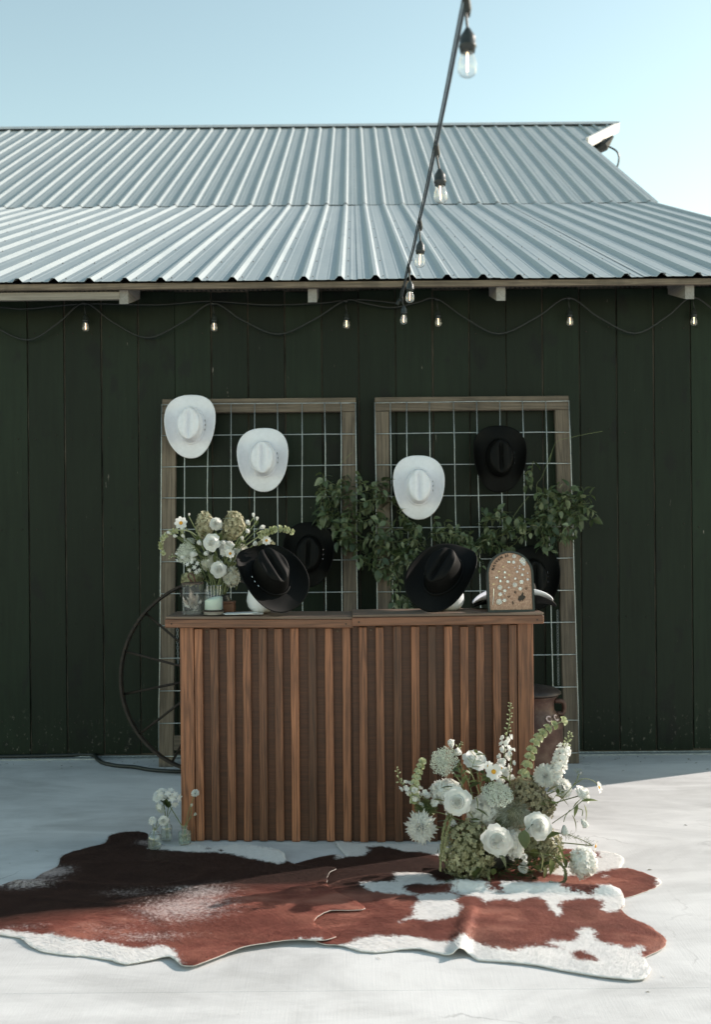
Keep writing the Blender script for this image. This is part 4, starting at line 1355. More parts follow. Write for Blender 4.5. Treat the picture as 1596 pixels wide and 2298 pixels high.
# charm coordinates: crop of the photograph -> board local
def sl(u, v):
    """u, v in a 1596x1260 crop (1620,1900)-(2000,2200)"""
    fx, fy = 1620 + u / 4.2, 1900 + v / 4.2
    base_x, base_y = 1620 + 730 / 4.2, 1900 + 1062 / 4.2
    k = 4.64 / F / 1.566
    lx = (fx - base_x) * k
    lz = (base_y - fy) * k
    lx -= lz * 0.075      # board's slight sideways lean in the picture
    return lx, lz + 0.002
def charm(u, v, r, kind):
    x, z = sl(u, v)
    k = r / 4.2 * 4.64 / F / 1.566
    Mx = Matrix.Translation((x, -0.0005, z)) @ Matrix.Rotation(radians(90), 4, 'X')
    b_ = MB()
    mat = M_['silver']
    def blob(cx, cy, rr, hh=0.7):
        b_.lathe([(rr, 0), (rr * 0.9, rr * hh * 0.6), (rr * 0.5, rr * hh), (0.0001, rr * hh * 1.05)], 7, Mx @ Matrix.Translation((cx, cy, 0)), 1, 1, False)
    def poly(pts, h=0.0018, Mm=None):
        n = len(pts); mm = Mx if Mm is None else Mm
        vs_ = [mm @ Vector((px, py, 0)) for px, py in pts] + [mm @ Vector((px, py, h)) for px, py in pts]
        b_.add(vs_, [tuple(range(n, 2 * n))] + [(i, (i + 1) % n, n + (i + 1) % n, n + i) for i in range(n)])
    name = 'charm'
    if kind == 'flower':
        blob(0, 0, k * 0.42)
        for i in range(6):
            a_ = i * pi / 3; blob(k * 0.68 * cos(a_), k * 0.68 * sin(a_), k * 0.36)
    elif kind == 'big':
        for i in range(3):
            for j in range((1, 6, 11)[i]):
                a_ = 2 * pi * j / (1, 6, 11)[i] + i
                blob(k * (0, .45, .86)[i] * cos(a_), k * (0, .45, .86)[i] * sin(a_), k * 0.22)
    elif kind == 'pearl':
        blob(0, 0, k, 1.1); mat = M_['white_gloss']
    elif kind == 'gold':
        pts = []
        for i in range(10):
            rr = k * (1.0 if i % 2 == 0 else 0.35); a_ = i * pi / 5 + 0.4
            pts.append((rr * cos(a_) * 1.2, rr * sin(a_) * 0.6))
        poly(pts); mat = M_['gold']
    elif kind == 'butterfly':
        poly([(0, -.2 * k), (k, -.7 * k), (.7 * k, 0), (k, .8 * k), (0, .25 * k), (-k, .8 * k), (-.7 * k, 0), (-k, -.7 * k)])
    elif kind == 'star4':
        pts = []
        for i in range(10):
            rr = k * (1.0 if i % 2 == 0 else 0.42); a_ = pi / 2 + i * pi / 5
            pts.append((rr * cos(a_), rr * sin(a_)))
        poly(pts)
    elif kind == 'bell':
        poly([(-.8 * k, -.8 * k), (.8 * k, -.8 * k), (.55 * k, 0), (.45 * k, .7 * k), (0, k), (-.45 * k, .7 * k), (-.55 * k, 0)])
    elif kind == 'pin':
        b_.tube([Mx @ Vector((-.12 * k, -k, 0.002)), Mx @ Vector((0.02 * k, .0 * k, 0.002)), Mx @ Vector((0.08 * k, k, 0.003))], [0.0007, 0.0013, 0.0022], 6)
    elif kind == 'star':
        mat = M_['letter']
        for i in range(10):
            q = []
            for ii in (i, i + 1):
                for sc in (1.0, 0.68):
                    rr = k * sc * (1.0 if ii % 2 == 0 else 0.42); a_ = pi / 2 + ii * pi / 5
                    q.append((rr * cos(a_), rr * sin(a_)))
            poly([q[0], q[2], q[3], q[1]], 0.001)
    elif kind == 'heart':
        mat = M_['letter']
        def hp(t, s): return (s * k * 0.062 * 16 * sin(t) ** 3, s * k * 0.062 * (13 * cos(t) - 5 * cos(2 * t) - 2 * cos(3 * t) - cos(4 * t)))
        for i in range(20):
            t0, t1 = 2 * pi * i / 20, 2 * pi * (i + 1) / 20
            poly([hp(t0, 1), hp(t1, 1), hp(t1, .68), hp(t0, .68)], 0.001)
    elif kind == 'bolt':
        mat = M_['letter']
        poly([(-.1 * k, k), (.5 * k, .9 * k), (.2 * k, .2 * k), (.6 * k, .1 * k), (-.2 * k, -k), (0, -.1 * k), (-.5 * k, -.05 * k)], 0.001)
    elif kind == 'feather':
        mat = M_['letter']
        poly([(0, -k), (.28 * k, -.4 * k), (.32 * k, .3 * k), (.05 * k, k), (-.1 * k, .9 * k), (-.3 * k, .2 * k), (-.22 * k, -.5 * k)], 0.001)
    elif kind == 'rider':
        mat = M_['letter']
        name = 'rider_emblem'
        P = [(848, 880), (862, 845), (888, 828), (905, 820), (915, 800), (926, 793), (920, 785), (933, 778), (944, 790), (940, 806), (935, 822), (948, 832), (966, 836), (958, 862), (946, 868), (948, 885),
             (930, 886), (916, 912), (908, 890), (890, 900), (876, 924), (868, 900), (852, 902)]
        pts = []
        for (uu, vv) in P:
            xx, zz = sl(uu, vv); pts.append((xx - x, zz - z))
        poly(pts, 0.001)
    b_.build(name, mat, sign)
for (u, v, r, kd) in [(865, 240, 30, 'big'), (985, 305, 46, 'big'), (1000, 352, 30, 'big'), (772, 326, 24, 'butterfly'), (845, 328, 24, 'flower'), (680, 397, 24, 'gold'), (610, 465, 24, 'gold'), (695, 478, 24, 'star4'),
                     (757, 518, 24, 'gold'), (932, 390, 11, 'pearl'), (921, 420, 11, 'pearl'), (855, 410, 8, 'pearl'), (978, 438, 16, 'pearl'), (881, 474, 19, 'pearl'), (955, 520, 22, 'flower'), (1038, 495, 10, 'pearl'),
                     (562, 555, 22, 'butterfly'), (685, 555, 20, 'star4'), (614, 606, 21, 'bell'), (722, 617, 24, 'flower'), (842, 575, 19, 'flower'), (1027, 590, 19, 'pearl'), (505, 652, 26, 'gold'), (595, 703, 33, 'big'),
                     (826, 668, 34, 'big'), (932, 625, 32, 'flower'), (728, 706, 15, 'pearl'), (663, 754, 26, 'flower'), (900, 726, 29, 'flower'), (589, 805, 31, 'flower'), (657, 797, 9, 'pearl'), (562, 916, 42, 'big'),
                     (643, 895, 28, 'flower'), (482, 840, 120, 'pin'), (991, 722, 27, 'star'), (713, 843, 22, 'heart'), (816, 784, 28, 'bolt'), (768, 935, 32, 'feather'), (908, 850, 60, 'rider')]:
    charm(u, v, r, kd)
def letter_mesh(ch, size, mat, ext=0.0008):
    cu = bpy.data.curves.new('letter', 'FONT')
    cu.body = ch; cu.size = size; cu.extrude = ext; cu.offset = size * 0.03
    cu.align_x = 'CENTER'; cu.align_y = 'CENTER'
    tmp = bpy.data.objects.new('letter_tmp', cu)
    COL.objects.link(tmp)
    dg = bpy.context.evaluated_depsgraph_get()
    me = bpy.data.meshes.new_from_object(tmp.evaluated_get(dg))
    bpy.data.objects.remove(tmp); bpy.data.curves.remove(cu)
    me.materials.clear(); me.materials.append(mat)
    me.name = 'letter'
    return me
for ch, u, v, ang_ in [('M', 522, 428, 66), ('A', 543, 384, 57), ('Y', 568, 346, 52), ('V', 597, 312, 46), ('E', 628, 285, 38), ('N', 668, 260, 30), ('3', 737, 238, 14), ('1', 765, 230, 8)]:
    x, z = sl(u, v)
    o = link('letter', letter_mesh(ch, 0.0165, M_['letter']), sign)
    o.matrix_local = Matrix.Translation((x, -0.0008, z)) @ Matrix.Rotation(radians(90), 4, 'X') @ Matrix.Rotation(radians(ang_), 4, 'Z')

# ------------------------------------------------------------------ wagon wheel
R = 0.584
wc = at(486, 1511, 5.95)
wheel = empty('wagon_wheel', (wc.x, 5.90, 0.0), 'rusty iron wagon wheel leaning behind the counter', 'wheel', None, (radians(-7), 0, 0))
b_ = MB()
n = 72
vs_, fs = [], []
for k in range(n):
    a_ = 2 * pi * k / n
    for (r, y) in ((R, -0.032), (R, 0.032), (R - 0.013, 0.032), (R - 0.013, -0.032)):
        vs_.append((r * cos(a_), y, R + r * sin(a_)))
for k in range(n):
    a0, a1 = k * 4, ((k + 1) % n) * 4
    for j in range(4):
        j2 = (j + 1) % 4
        fs.append((a0 + j, a1 + j, a1 + j2, a0 + j2))
b_.add(vs_, fs); b_.build('rim', M_['iron'], wheel)
b_ = MB(); b_.lathe([(0.0, -0.09), (0.04, -0.09), (0.045, -0.05), (0.06, -0.04), (0.06, 0.04), (0.045, 0.05), (0.04, 0.09), (0.0, 0.09)], 20, Matrix.Translation((0, 0, R)) @ Matrix.Rotation(radians(90), 4, 'X'), 1, 1, False)
b_.build('hub', M_['iron'], wheel)
for k in range(14):
    a_ = 2 * pi * (k + 0.43) / 14
    yy = 0.04 if k % 2 else -0.04
    b_ = MB(); b_.tube([(0.05 * cos(a_), yy, R + 0.05 * sin(a_)), ((R - 0.01) * cos(a_), yy * 0.3, R + (R - 0.01) * sin(a_))], 0.0075, 8)
    b_.build('spoke', M_['iron'], wheel, True)

# ------------------------------------------------------------------ milk can
def rust():
    m, nt, b = new_mat('rusted_milk_can')
    v = mapping(nt)
    n1 = noise_tex(nt, v, 9, 6, 0.65, dist=0.4); n2 = noise_tex(nt, v, 45, 5, 0.7)
    c = ramp(nt, n1, [(0.3, (0.045, 0.016, 0.013)), (0.5, (0.085, 0.042, 0.032)), (0.7, (0.15, 0.10, 0.075))])
    c = mix_rgb(nt, ramp(nt, n2, [(0.62, 0.0), (0.72, 0.5)]), c, (0.22, 0.16, 0.12))
    nt.links.new(c, b.inputs['Base Color']); b.inputs['Roughness'].default_value = 0.5
    b.inputs['Metallic'].default_value = 0.25
    bump(nt, b, n2, 0.3, 0.003)
    return m
M_['can'] = rust()
RC = 0.163
YCAN = 5.72
cx_ = at(1264, 1650, YCAN).x - RC
can = empty('milk_can', (cx_, YCAN, 0), 'rusty brown milk can with a lid standing behind the counter end', 'milk can')
b_ = MB(); b_.lathe([(0.0, 0.0), (RC * .97, 0.0), (RC, 0.006), (RC, 0.03), (RC * .985, 0.034), (RC * .985, 0.305), (RC, 0.309), (RC, 0.325), (RC * .985, 0.329)], 40, None, 1, 1, False); b_.build('body', M_['can'], can, True)
b_ = MB(); b_.lathe([(RC * .985, 0.329), (RC * .95, 0.345), (RC * .80, 0.385), (RC * .70, 0.41), (RC * .685, 0.43), (RC * .69, 0.455), (RC * .74, 0.478), (RC * .84, 0.489), (RC * .85, 0.493), (RC * .80, 0.494)], 40, None, 1, 1, False); b_.build('neck', M_['can'], can, True)
b_ = MB(); b_.lathe([(RC * .72, 0.492), (RC * .90, 0.500), (RC * .94, 0.505), (RC * .93, 0.512), (RC * .80, 0.527), (RC * .45, 0.541), (0.0, 0.545)], 40, None, 1, 1, False); b_.build('lid', simple('worn_dark_lid', (0.060, 0.045, 0.040), 0.45, 0.3, 0.3, 30, 0.2), can, True)
for sg in (-1, 1):
    b_ = MB(); b_.tube(bez([(sg * RC * .72, 0, 0.455), (sg * RC * .98, 0, 0.452), (sg * RC * 1.06, 0, 0.425), (sg * RC * 1.0, 0, 0.385), (sg * RC * .80, 0, 0.385)], 5), 0.014, 8); b_.build('handle', M_['can'], can, True)
for ch, a_, in (('C', -66), ('C', -42)):
    o = link('letter', letter_mesh(ch, 0.05, simple('flaking_pink_white_paint', (0.58, 0.44, 0.42), 0.7, 0, 0.35, 60), 0.001), can)
    rr = RC * .86
    aa = radians(a_)
    nrm = Vector((cos(aa) * .85, sin(aa) * .85, 0.52))
    tx = Vector((-sin(aa), cos(aa), 0)); tz = nrm.cross(tx)
    nrm = nrm.normalized(); tz = nrm.cross(tx).normalized()
    m4 = Matrix(((tx.x, tz.x, nrm.x, rr * cos(aa)), (tx.y, tz.y, nrm.y, rr * sin(aa)), (tx.z, tz.z, nrm.z, 0.374), (0, 0, 0, 1)))
    o.matrix_local = m4 @ Matrix.Translation((0, 0, 0.003))

# ------------------------------------------------------------------ chains
def chain(px, py0, py1, Y, label):
    p0, p1 = at(px, py0, Y), at(px + 2, py1, Y)
    t = empty('hanging_chain', p0, label, 'chain')
    lk = MB()
    ring = [Vector((0.006 * cos(a_), 0, 0.011 * sin(a_))) for a_ in [2 * pi * k / 12 for k in range(13)]]
    lk.tube(ring, 0.0018, 5, False)
    me = lk.mesh('chain_link', M_['wire'], True)
    L = (p0 - p1).length
    nlk = int(L / 0.0175)
    for i in range(nlk):
        o = link('chain_link', me, t, ((p1.x - p0.x) * i / nlk, 0, -L * i / nlk))
        o.rotation_euler = (0, 0, radians(90 * (i % 2) + 30))
    return t
chain(1252, 1372, 1541, 6.22, 'thin steel chain hanging beside the trellis post above the milk can')
chain(397, 1402, 1492, 6.18, 'thin steel chain hanging behind the wagon wheel and counter corner')

# ------------------------------------------------------------------ string lights
sock = MB(); sock.lathe([(0.0, 0.0), (0.006, 0.0), (0.008, -0.004), (0.016, -0.016), (0.018, -0.022), (0.018, -0.036), (0.0195, -0.037), (0.0195, -0.041), (0.018, -0.042), (0.0165, -0.052), (0.014, -0.052)], 20, None, 1, 1, False)
ME_SOCK = sock.mesh('socket', M_['socket'], True)
bl = MB(); bl.lathe([(0.0125, -0.049), (0.0135, -0.055), (0.018, -0.066), (0.0215, -0.078), (0.022, -0.086), (0.0205, -0.095), (0.016, -0.102), (0.009, -0.106), (0.0001, -0.1075)], 24, None, 1, 1, False)
ME_BULB = bl.mesh('bulb', M_['bulb_glass'], True)
fl = MB(); fl.tube([(0, 0, -0.055), (0, 0, -0.094)], 0.0017, 6)
ME_FIL = fl.mesh('filament', M_['filament'])
fl2 = MB(); fl2.tube([(0, 0, -0.050), (0, 0, -0.056)], 0.008, 8)
ME_CAP = fl2.mesh('bulb_cap', M_['silver'])
def lamp(parent, p, tilt=0.0, sc=1.0):
    s = link('socket', ME_SOCK, parent, p); s.rotation_euler = (tilt, tilt * 0.6, 0); s.scale = (sc,) * 3
    bu = link('bulb', ME_BULB, parent, p); bu.rotation_euler = s.rotation_euler; bu.scale = s.scale
    link('filament', ME_FIL, bu); link('bulb_cap', ME_CAP, bu)
over = empty('string_lights', (0, 0, 0), 'string of clear bulbs running overhead from the camera to the eave', 'string lights')
drops = [(1050, 64, 2.2, 1046, 0), (987, 380, 3.1, 979, 330), (944, 541, 4.05, 942, 498), (921, 631, 4.95, 917, 600), (907, 687, 5.85, 902, 668)]
knots = []
for (sx, sy, Y, kx_, ky_) in drops:
    p = at(sx, sy, Y); k = at(kx_, ky_, Y)
    knots.append(k)
    lamp(over, p, rnd.uniform(-.06, .06))
    b_ = MB(); b_.tube(bez([k, k.lerp(p, .3) + Vector((-0.002, 0, 0)), p + Vector((0, 0, -0.004))], 5), 0.0032, 6); b_.build('drop_wire', M_['cable'], over, True)
    b_ = MB()
    b_.tube([k + Vector((0.0, -0.03, 0.006)), k + Vector((0, -0.01, 0)), k + Vector((0.004, 0.004, -0.018)), k + Vector((0.006, 0.01, -0.034))], [0.005, 0.008, 0.009, 0.004], 7)
    b_.build('junction', M_['cable'], over, True)
endp = at(898, 672, 5.94)
far0 = knots[0] + Vector((0.0, -2.2, 0.05)); far1 = knots[0] + Vector((0.02, -5.0, 0.25))
path = [far1, far0] + knots + [endp]
cab = []
for i, p in enumerate(path):
    cab.append(p)
    if i < len(path) - 1:
        q = path[i + 1]
        cab.append(p.lerp(q, .5) + Vector((rnd.uniform(-.002, .002), 0, -0.010)))
b_ = MB(); b_.tube(bez(cab, 6), 0.0043, 8); b_.build('cable', M_['cable_blue'], over, True)
b_ = MB(); b_.tube(bez([p + Vector((-0.006, 0, 0.006)) for p in cab], 4), 0.0022, 6); b_.build('support_wire', M_['cable'], over, True)
b_ = MB(); b_.tube([endp, at(899, 660, 5.97), at(905, 640, 5.985)], 0.004, 6); b_.tube([endp + Vector((-.02, 0, -.03)), endp + Vector((.01, 0, .02))], [0.012, 0.006], 7); b_.build('hook', M_['cable'], over)

walls = empty('string_lights', (0, YW - 0.03, 0), 'black cable with lit bulbs swagged along the green wall under the eave', 'string lights')
bulbs = [(-96, 706), (191, 706), (480, 706), (778, 700), (983, 696), (1279, 694), (1559, 693), (1850, 690)]
YS = 6.30
tops = []
for (bx1, by1) in bulbs:
    p = at(bx1, by1, YS); t = at(bx1 - 3, by1 - 26, YS)
    tops.append(t)
    lp = p - Vector((0, YW - 0.03, 0))
    lamp(walls, lp, rnd.uniform(-.05, .05), 1.0)
    b_ = MB(); b_.tube([t - Vector((0, YW - .03, 0)), lp], 0.003, 6); b_.build('drop_wire', M_['cable'], walls, True)
    b_ = MB(); b_.tube([t - Vector((0.012, YW - .03, 0)), t - Vector((-0.012, YW - .03, 0.006))], 0.010, 7); b_.build('junction', M_['cable'], walls, True)
sw = []
sag = [(60, 763), (330, 758), (625, 750), (880, 690), (1120, 749), (1425, 748), (1700, 745)]
for i, t in enumerate(tops):
    sw.append(t)
    if i < len(sag):
        m_ = at(*sag[i], YS + 0.02)
        q = tops[i + 1] if i + 1 < len(tops) else t
        sw.append(t.lerp(m_, 0.45) + Vector((0, 0, -0.02 if sag[i][1] > 700 else 0)))
        sw.append(m_)
        sw.append(m_.lerp(q, 0.55) + Vector((0, 0, -0.02 if sag[i][1] > 700 else 0)))
b_ = MB(); b_.tube(bez([p - Vector((0, YW - .03, 0)) for p in sw], 5), 0.0055, 7); b_.build('cable', M_['cable'], walls, True)
b_ = MB(); b_.tube(bez([at(x, y, YS + 0.01) - Vector((0, YW - .03, 0)) for x, y in ((-120, 688), (0, 690), (60, 693), (190, 682), (350, 684), (470, 676), (600, 684), (720, 680), (800, 672), (890, 680))], 6), 0.005, 7); b_.build('cable', M_['cable'], walls, True)

# ------------------------------------------------------------------ flowers
def petal(mb, M, L, W, cup=0.25, curl=0.2, point=False, nv=4, nu=4, tint=None):
    vs_, fs = [], []
    for j in range(nv + 1):
        t = j / nv
        if point:
            w_ = W * (sin(pi * min(1, t * 0.88 + 0.10)) ** 0.8) * (1 - t ** 5)
        else:
            w_ = W * (0.25 + 0.75 * sin(pi * 0.5 * min(1, t * 1.5))) * sqrt(max(0.0, 1 - max(0, (t - .55) / .47) ** 2))
        for i in range(nu + 1):
            u = -1 + 2 * i / nu
            x = u * w_
            vs_.append(M @ Vector((x, L * t, L * curl * t * t + cup * W * u * u * (0.3 + t))))
    for j in range(nv):
        for i in range(nu):
            a_ = j * (nu + 1) + i
            fs.append((a_, a_ + 1, a_ + nu + 2, a_ + nu + 1))
    mb.add(vs_, fs, tint)

def rose(mb, M, R, r, open_=1.0, layers=8):
    """cupped petals wrapped round a centre, outer ones rolling back"""
    prof = [(0.11, 0.98, 3), (0.20, 1.0, 3), (0.30, 1.0, 4), (0.42, 0.96, 4), (0.55, 0.90, 5), (0.70, 0.80, 5), (0.86, 0.66, 6), (1.0, 0.46, 6)][:layers]
    off = 0
    mb.lathe([(0.55 * R, -0.42 * R), (0.78 * R, -0.12 * R), (0.62 * R, 0.02 * R), (0.45 * R, 0.14 * R), (0.26 * R, 0.25 * R), (0.10 * R, 0.31 * R), (0.0005 * R, 0.33 * R)], 14, M, 1, 1, False)
    for li, (rad, hh, n) in enumerate(prof):
        rad = rad * (0.55 + 0.45 * open_) if li > 1 else rad
        off += r.uniform(0.3, 0.9)
        for k in range(n):
            th = off + 2 * pi * k / n + r.uniform(-.12, .12)
            A_ = pi / n * r.uniform(1.25, 1.5)
            jit = r.uniform(0.92, 1.06)
            nv, nu = 6, 6
            vs_, fs = [], []
            tn = r.uniform(0.6, 1.0)
            for j in range(nv + 1):
                t = j / nv
                for i in range(nu + 1):
                    u = -1 + 2 * i / nu
                    edge = 1 - 0.22 * abs(u) ** 2.5 + 0.035 * sin(7 * u + k * 2 + li)
                    tt = t * edge
                    rr = rad * (0.22 + 0.78 * tt ** 0.75) 
                    zz = hh * tt ** 1.15
                    if li >= 5:      # roll the lip outwards
                        lip = max(0, tt - 0.72) / 0.28
                        rr += 0.16 * lip ** 1.6 * rad
                        zz -= 0.10 * lip ** 2 * (1 + 0.5 * (li - 5))
                    else:
                        rr *= 1 - 0.10 * tt ** 3
                    rr *= 1 + 0.05 * u                   # spiral overlap
                    a_ = th + u * A_ * (0.35 + 0.65 * min(1, t * 1.6))
                    vs_.append(M @ Vector((rr * R * cos(a_) * jit, rr * R * sin(a_) * jit, (zz - 0.45) * R)))
            for j in range(nv):
                for i in range(nu):
                    q = j * (nu + 1) + i
                    fs.append((q, q + 1, q + nu + 2, q + nu + 1))
            mb.add(vs_, fs, tn)

def dahlia(mb, M, R, r, point=True, layers=8, n0=16):
    for li in range(layers):
        q = li / (layers - 1)
        el = radians(82 - 92 * q)
        n = int(5 + n0 * min(1, q * 1.3))
        L = R * (0.34 + 0.66 * q ** 0.8)
        for k in range(n):
            th = 2 * pi * (k + 0.5 * (li % 2)) / n + r.uniform(-.08, .08)
            m2 = M @ Matrix.Rotation(th, 4, 'Z') @ Matrix.Translation((0, R * 0.06 * q, R * 0.16 * (1 - q))) @ Matrix.Rotation(el + r.uniform(-.1, .1), 4, 'X')
            petal(mb, m2, L * r.uniform(.9, 1.06), R * (0.10 + 0.07 * q), 0.5, 0.12 - 0.05 * q, point, 4, 2, r.uniform(.2, 1))

def floret(mb, M, s, r, n=4, tint=None):
    tn = r.random() if tint is None else tint
    a0 = r.uniform(0, pi)
    for k in range(n):
        a_ = a0 + 2 * pi * k / n
        ca, sa = cos(a_), sin(a_)
        z = r.uniform(-.15, .25) * s
        pts = [Vector((0, 0, 0)), Vector((s * (.55 * ca + .42 * sa), s * (.55 * sa - .42 * ca), z * .5)), Vector((s * 1.05 * ca, s * 1.05 * sa, z)), Vector((s * (.55 * ca - .42 * sa), s * (.55 * sa + .42 * ca), z * .5))]
        mb.add([M @ p for p in pts], [(0, 1, 2, 3)], tn)

def hydrangea(mb, c, rx, ry, rz, r, n=150, s=0.012, flat=False):
    n = int(n * 1.9)
    for k in range(n):
        z = 1 - 2 * (k + .5) / n
        th = k * 2.39996 + r.uniform(-.3, .3)
        q = sqrt(max(0, 1 - z * z))
        d = Vector((q * cos(th), q * sin(th), z))
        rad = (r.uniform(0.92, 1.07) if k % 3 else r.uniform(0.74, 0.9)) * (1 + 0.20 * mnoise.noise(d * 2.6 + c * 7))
        p = c + Vector((d.x * rx, d.y * ry, d.z * rz)) * rad
        nd = Vector((d.x / rx, d.y / ry, d.z / rz)).normalized() + Vector((r.uniform(-.7, .7), r.uniform(-.7, .7), r.uniform(-.7, .7)))
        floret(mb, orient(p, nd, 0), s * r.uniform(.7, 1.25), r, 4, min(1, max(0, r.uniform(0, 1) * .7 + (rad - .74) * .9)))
    # heart so nothing shows through
    mb.tint = 0.0
    mb.lathe([(0.001, -rz * .66), (rx * .45, -rz * .45), (rx * .62, 0), (rx * .45, rz * .45), (0.001, rz * .66)], 9, Matrix.Translation(c), 1, ry / rx, False)

def umbel(mb, M, R, r, n=70, dome=0.35):
    """flat-topped head: many small clusters on spokes"""
    for k in range(n):
        q = sqrt((k + .5) / n)
        th = k * 2.39996
        top_ = Vector((R * q * cos(th), R * q * sin(th), R * dome * (1 - q * q) + r.uniform(-.04, .04) * R))
        mb.tube([M @ Vector((0, 0, -R * .55)), M @ (top_ * 0.6 + Vector((0, 0, -R * .1))), M @ top_], R * 0.012, 3, False)
        for j in range(15):
            a_ = r.uniform(0, 2 * pi); rr = R * 0.14 * sqrt(r.random())
            p = M @ (top_ + Vector((rr * cos(a_), rr * sin(a_), R * 0.05 * r.random())))
            s = R * r.uniform(0.028, 0.045)
            tn = r.uniform(0.2, 1)
            d1 = Vector((r.uniform(-1, 1), r.uniform(-1, 1), r.uniform(-1, 1))).normalized(); d2 = d1.orthogonal().normalized(); d3 = d1.cross(d2)
            mb.add([p + d1 * s, p + d2 * s, p - d1 * s, p - d2 * s, p + d3 * s, p - d3 * s], [(0, 1, 4), (1, 2, 4), (2, 3, 4), (3, 0, 4), (1, 0, 5), (2, 1, 5), (3, 2, 5), (0, 3, 5)], tn)

def tuft(mb, c, rx, rz, r, n=420, L=0.018, w=0.0009, updir=None):
    for k in range(n):
        z = 1 - 2 * (k + .5) / n; th = k * 2.39996; q = sqrt(max(0, 1 - z * z))
        d = Vector((q * cos(th), q * sin(th), z))
        p = c + Vector((d.x * rx, d.y * rx, d.z * rz)) * r.uniform(.45, .85)
        e = (d + Vector((r.uniform(-.4, .4), r.uniform(-.4, .4), r.uniform(-.3, .5)))).normalized()
        if updir is not None: e = (e + updir).normalized()
        s = e.orthogonal().normalized() * w
        mb.add([p - s, p + s, p + e * L * r.uniform(.6, 1.3)], [(0, 1, 2)], r.random())
    mb.tint = 0.0
    mb.lathe([(0.001, -rz * .55), (rx * .35, -rz * .38), (rx * .5, 0), (rx * .35, rz * .38), (0.001, rz * .55)], 8, Matrix.Translation(c), 1, 1, False)

def cosmos(mb, M, R, r, n=8):
    for k in range(n):
        petal(mb, M @ Matrix.Rotation(2 * pi * k / n + r.uniform(-.08, .08), 4, 'Z') @ Matrix.Translation((0, R * .1, 0)) @ Matrix.Rotation(r.uniform(.0, .3), 4, 'X'), R * .92, R * .33, .15, -.05, False, 4, 3, r.uniform(.5, 1))

def bud(mb, M, R, r, n=5):
    for k in range(n):
        petal(mb, M @ Matrix.Rotation(2 * pi * k / n, 4, 'Z') @ Matrix.Translation((0, R * .12, 0)) @ Matrix.Rotation(radians(72), 4, 'X'), R * 2.0, R * .75, .9, -.12 if k % 2 else .05, False, 5, 4, r.uniform(.3, 1))
        petal(mb, M @ Matrix.Rotation(2 * pi * (k + .5) / n, 4, 'Z') @ Matrix.Rotation(radians(84), 4, 'X'), R * 1.9, R * .6, .9, .05, False, 4, 3, r.uniform(.3, 1))

def leaf_mesh(L=1.0, W=0.3, fold=0.25, droop=0.25, nv=6, tint=0.5):
    mb = MB()
    vs_, fs = [], []
    for j in range(nv + 1):
        t = j / nv
        w_ = W * sin(pi * t ** 0.8) ** 0.9 * (1 - 0.15 * t)
        zc = -droop * L * t * t
        vs_ += [(-w_, L * t, zc + fold * w_), (0, L * t, zc), (w_, L * t, zc + fold * w_)]
    for j in range(nv):
        a_ = j * 3
        fs += [(a_, a_ + 1, a_ + 4, a_ + 3), (a_ + 1, a_ + 2, a_ + 5, a_ + 4)]
    mb.add(vs_, fs, tint)
    return mb
def leaf_at(mb, p, d, L, W, r, tint=None, droop=None, fold=.25):
    lm = leaf_mesh(1, W, fold, r.uniform(.1, .4) if droop is None else droop, 5)
    d = Vector(d).normalized()
    # leaf grows along its local Y
    q = d.to_track_quat('Y', 'Z').to_matrix().to_4x4()
    M = Matrix.Translation(p) @ q @ Matrix.Rotation(r.uniform(-.6, .6), 4, 'Y') @ Matrix.Scale(L, 4)
    mb.add([M @ Vector(v) for v in lm.v], lm.f, r.random() if tint is None else tint)

def spike(parent, pts, r, matp='white_petal', s0=0.016, bare=0.35, n=26, name='flower_spike'):
    """stem with florets that shrink to closed buds at the tip"""
    path_ = bez(pts, 8)
    b_ = MB(); b_.tube(path_, [0.0028 * (1 - .6 * i / len(path_)) for i in range(len(path_))], 5)
    st_ = b_.build('stem', M_['stem'], parent, True)
    fm, bm_ = MB(), MB()
    m = len(path_) - 1
    for k in range(n):
        t = 0.12 + 0.88 * k / n
        i = min(m - 1, int(t * m)); p = path_[i].lerp(path_[i + 1], t * m - i)
        tang = (path_[i + 1] - path_[i]).normalized()
        a_ = k * 2.4
        o1 = tang.orthogonal().normalized(); o2 = tang.cross(o1)
        out = (o1 * cos(a_) + o2 * sin(a_) + tang * .4).normalized()
        s = s0 * (1.15 - 0.75 * t)
        q = p + out * s * 0.9
        if t < 1 - bare:
            for rep in range(2):
                M = orient(q + Vector((r.uniform(-.3, .3) * s, r.uniform(-.3, .3) * s, r.uniform(-.3, .3) * s)), out, r.uniform(0, 6))
                for kk in range(5):
                    petal(fm, M @ Matrix.Rotation(2 * pi * kk / 5, 4, 'Z') @ Matrix.Rotation(radians(r.uniform(10, 45)), 4, 'X'), s * .95, s * .42, .3, .1, False, 3, 2, r.uniform(.3, 1))
        else:
            M = orient(p + out * s * 0.5, out)
            bm_.lathe([(0.0001, 0), (s * .26, s * .25), (s * .30, s * .5), (s * .18, s * .8), (0.0001, s * .95)], 6, M, 1, 1, False)
            bm_.tube([p, p + out * s * 0.6], 0.0007, 3)
    if fm.v: fm.build('blossoms', M_[matp], parent, True)
    if bm_.v: bm_.build('buds', M_['bells'] if matp == 'white_petal' else M_[matp], parent, True)

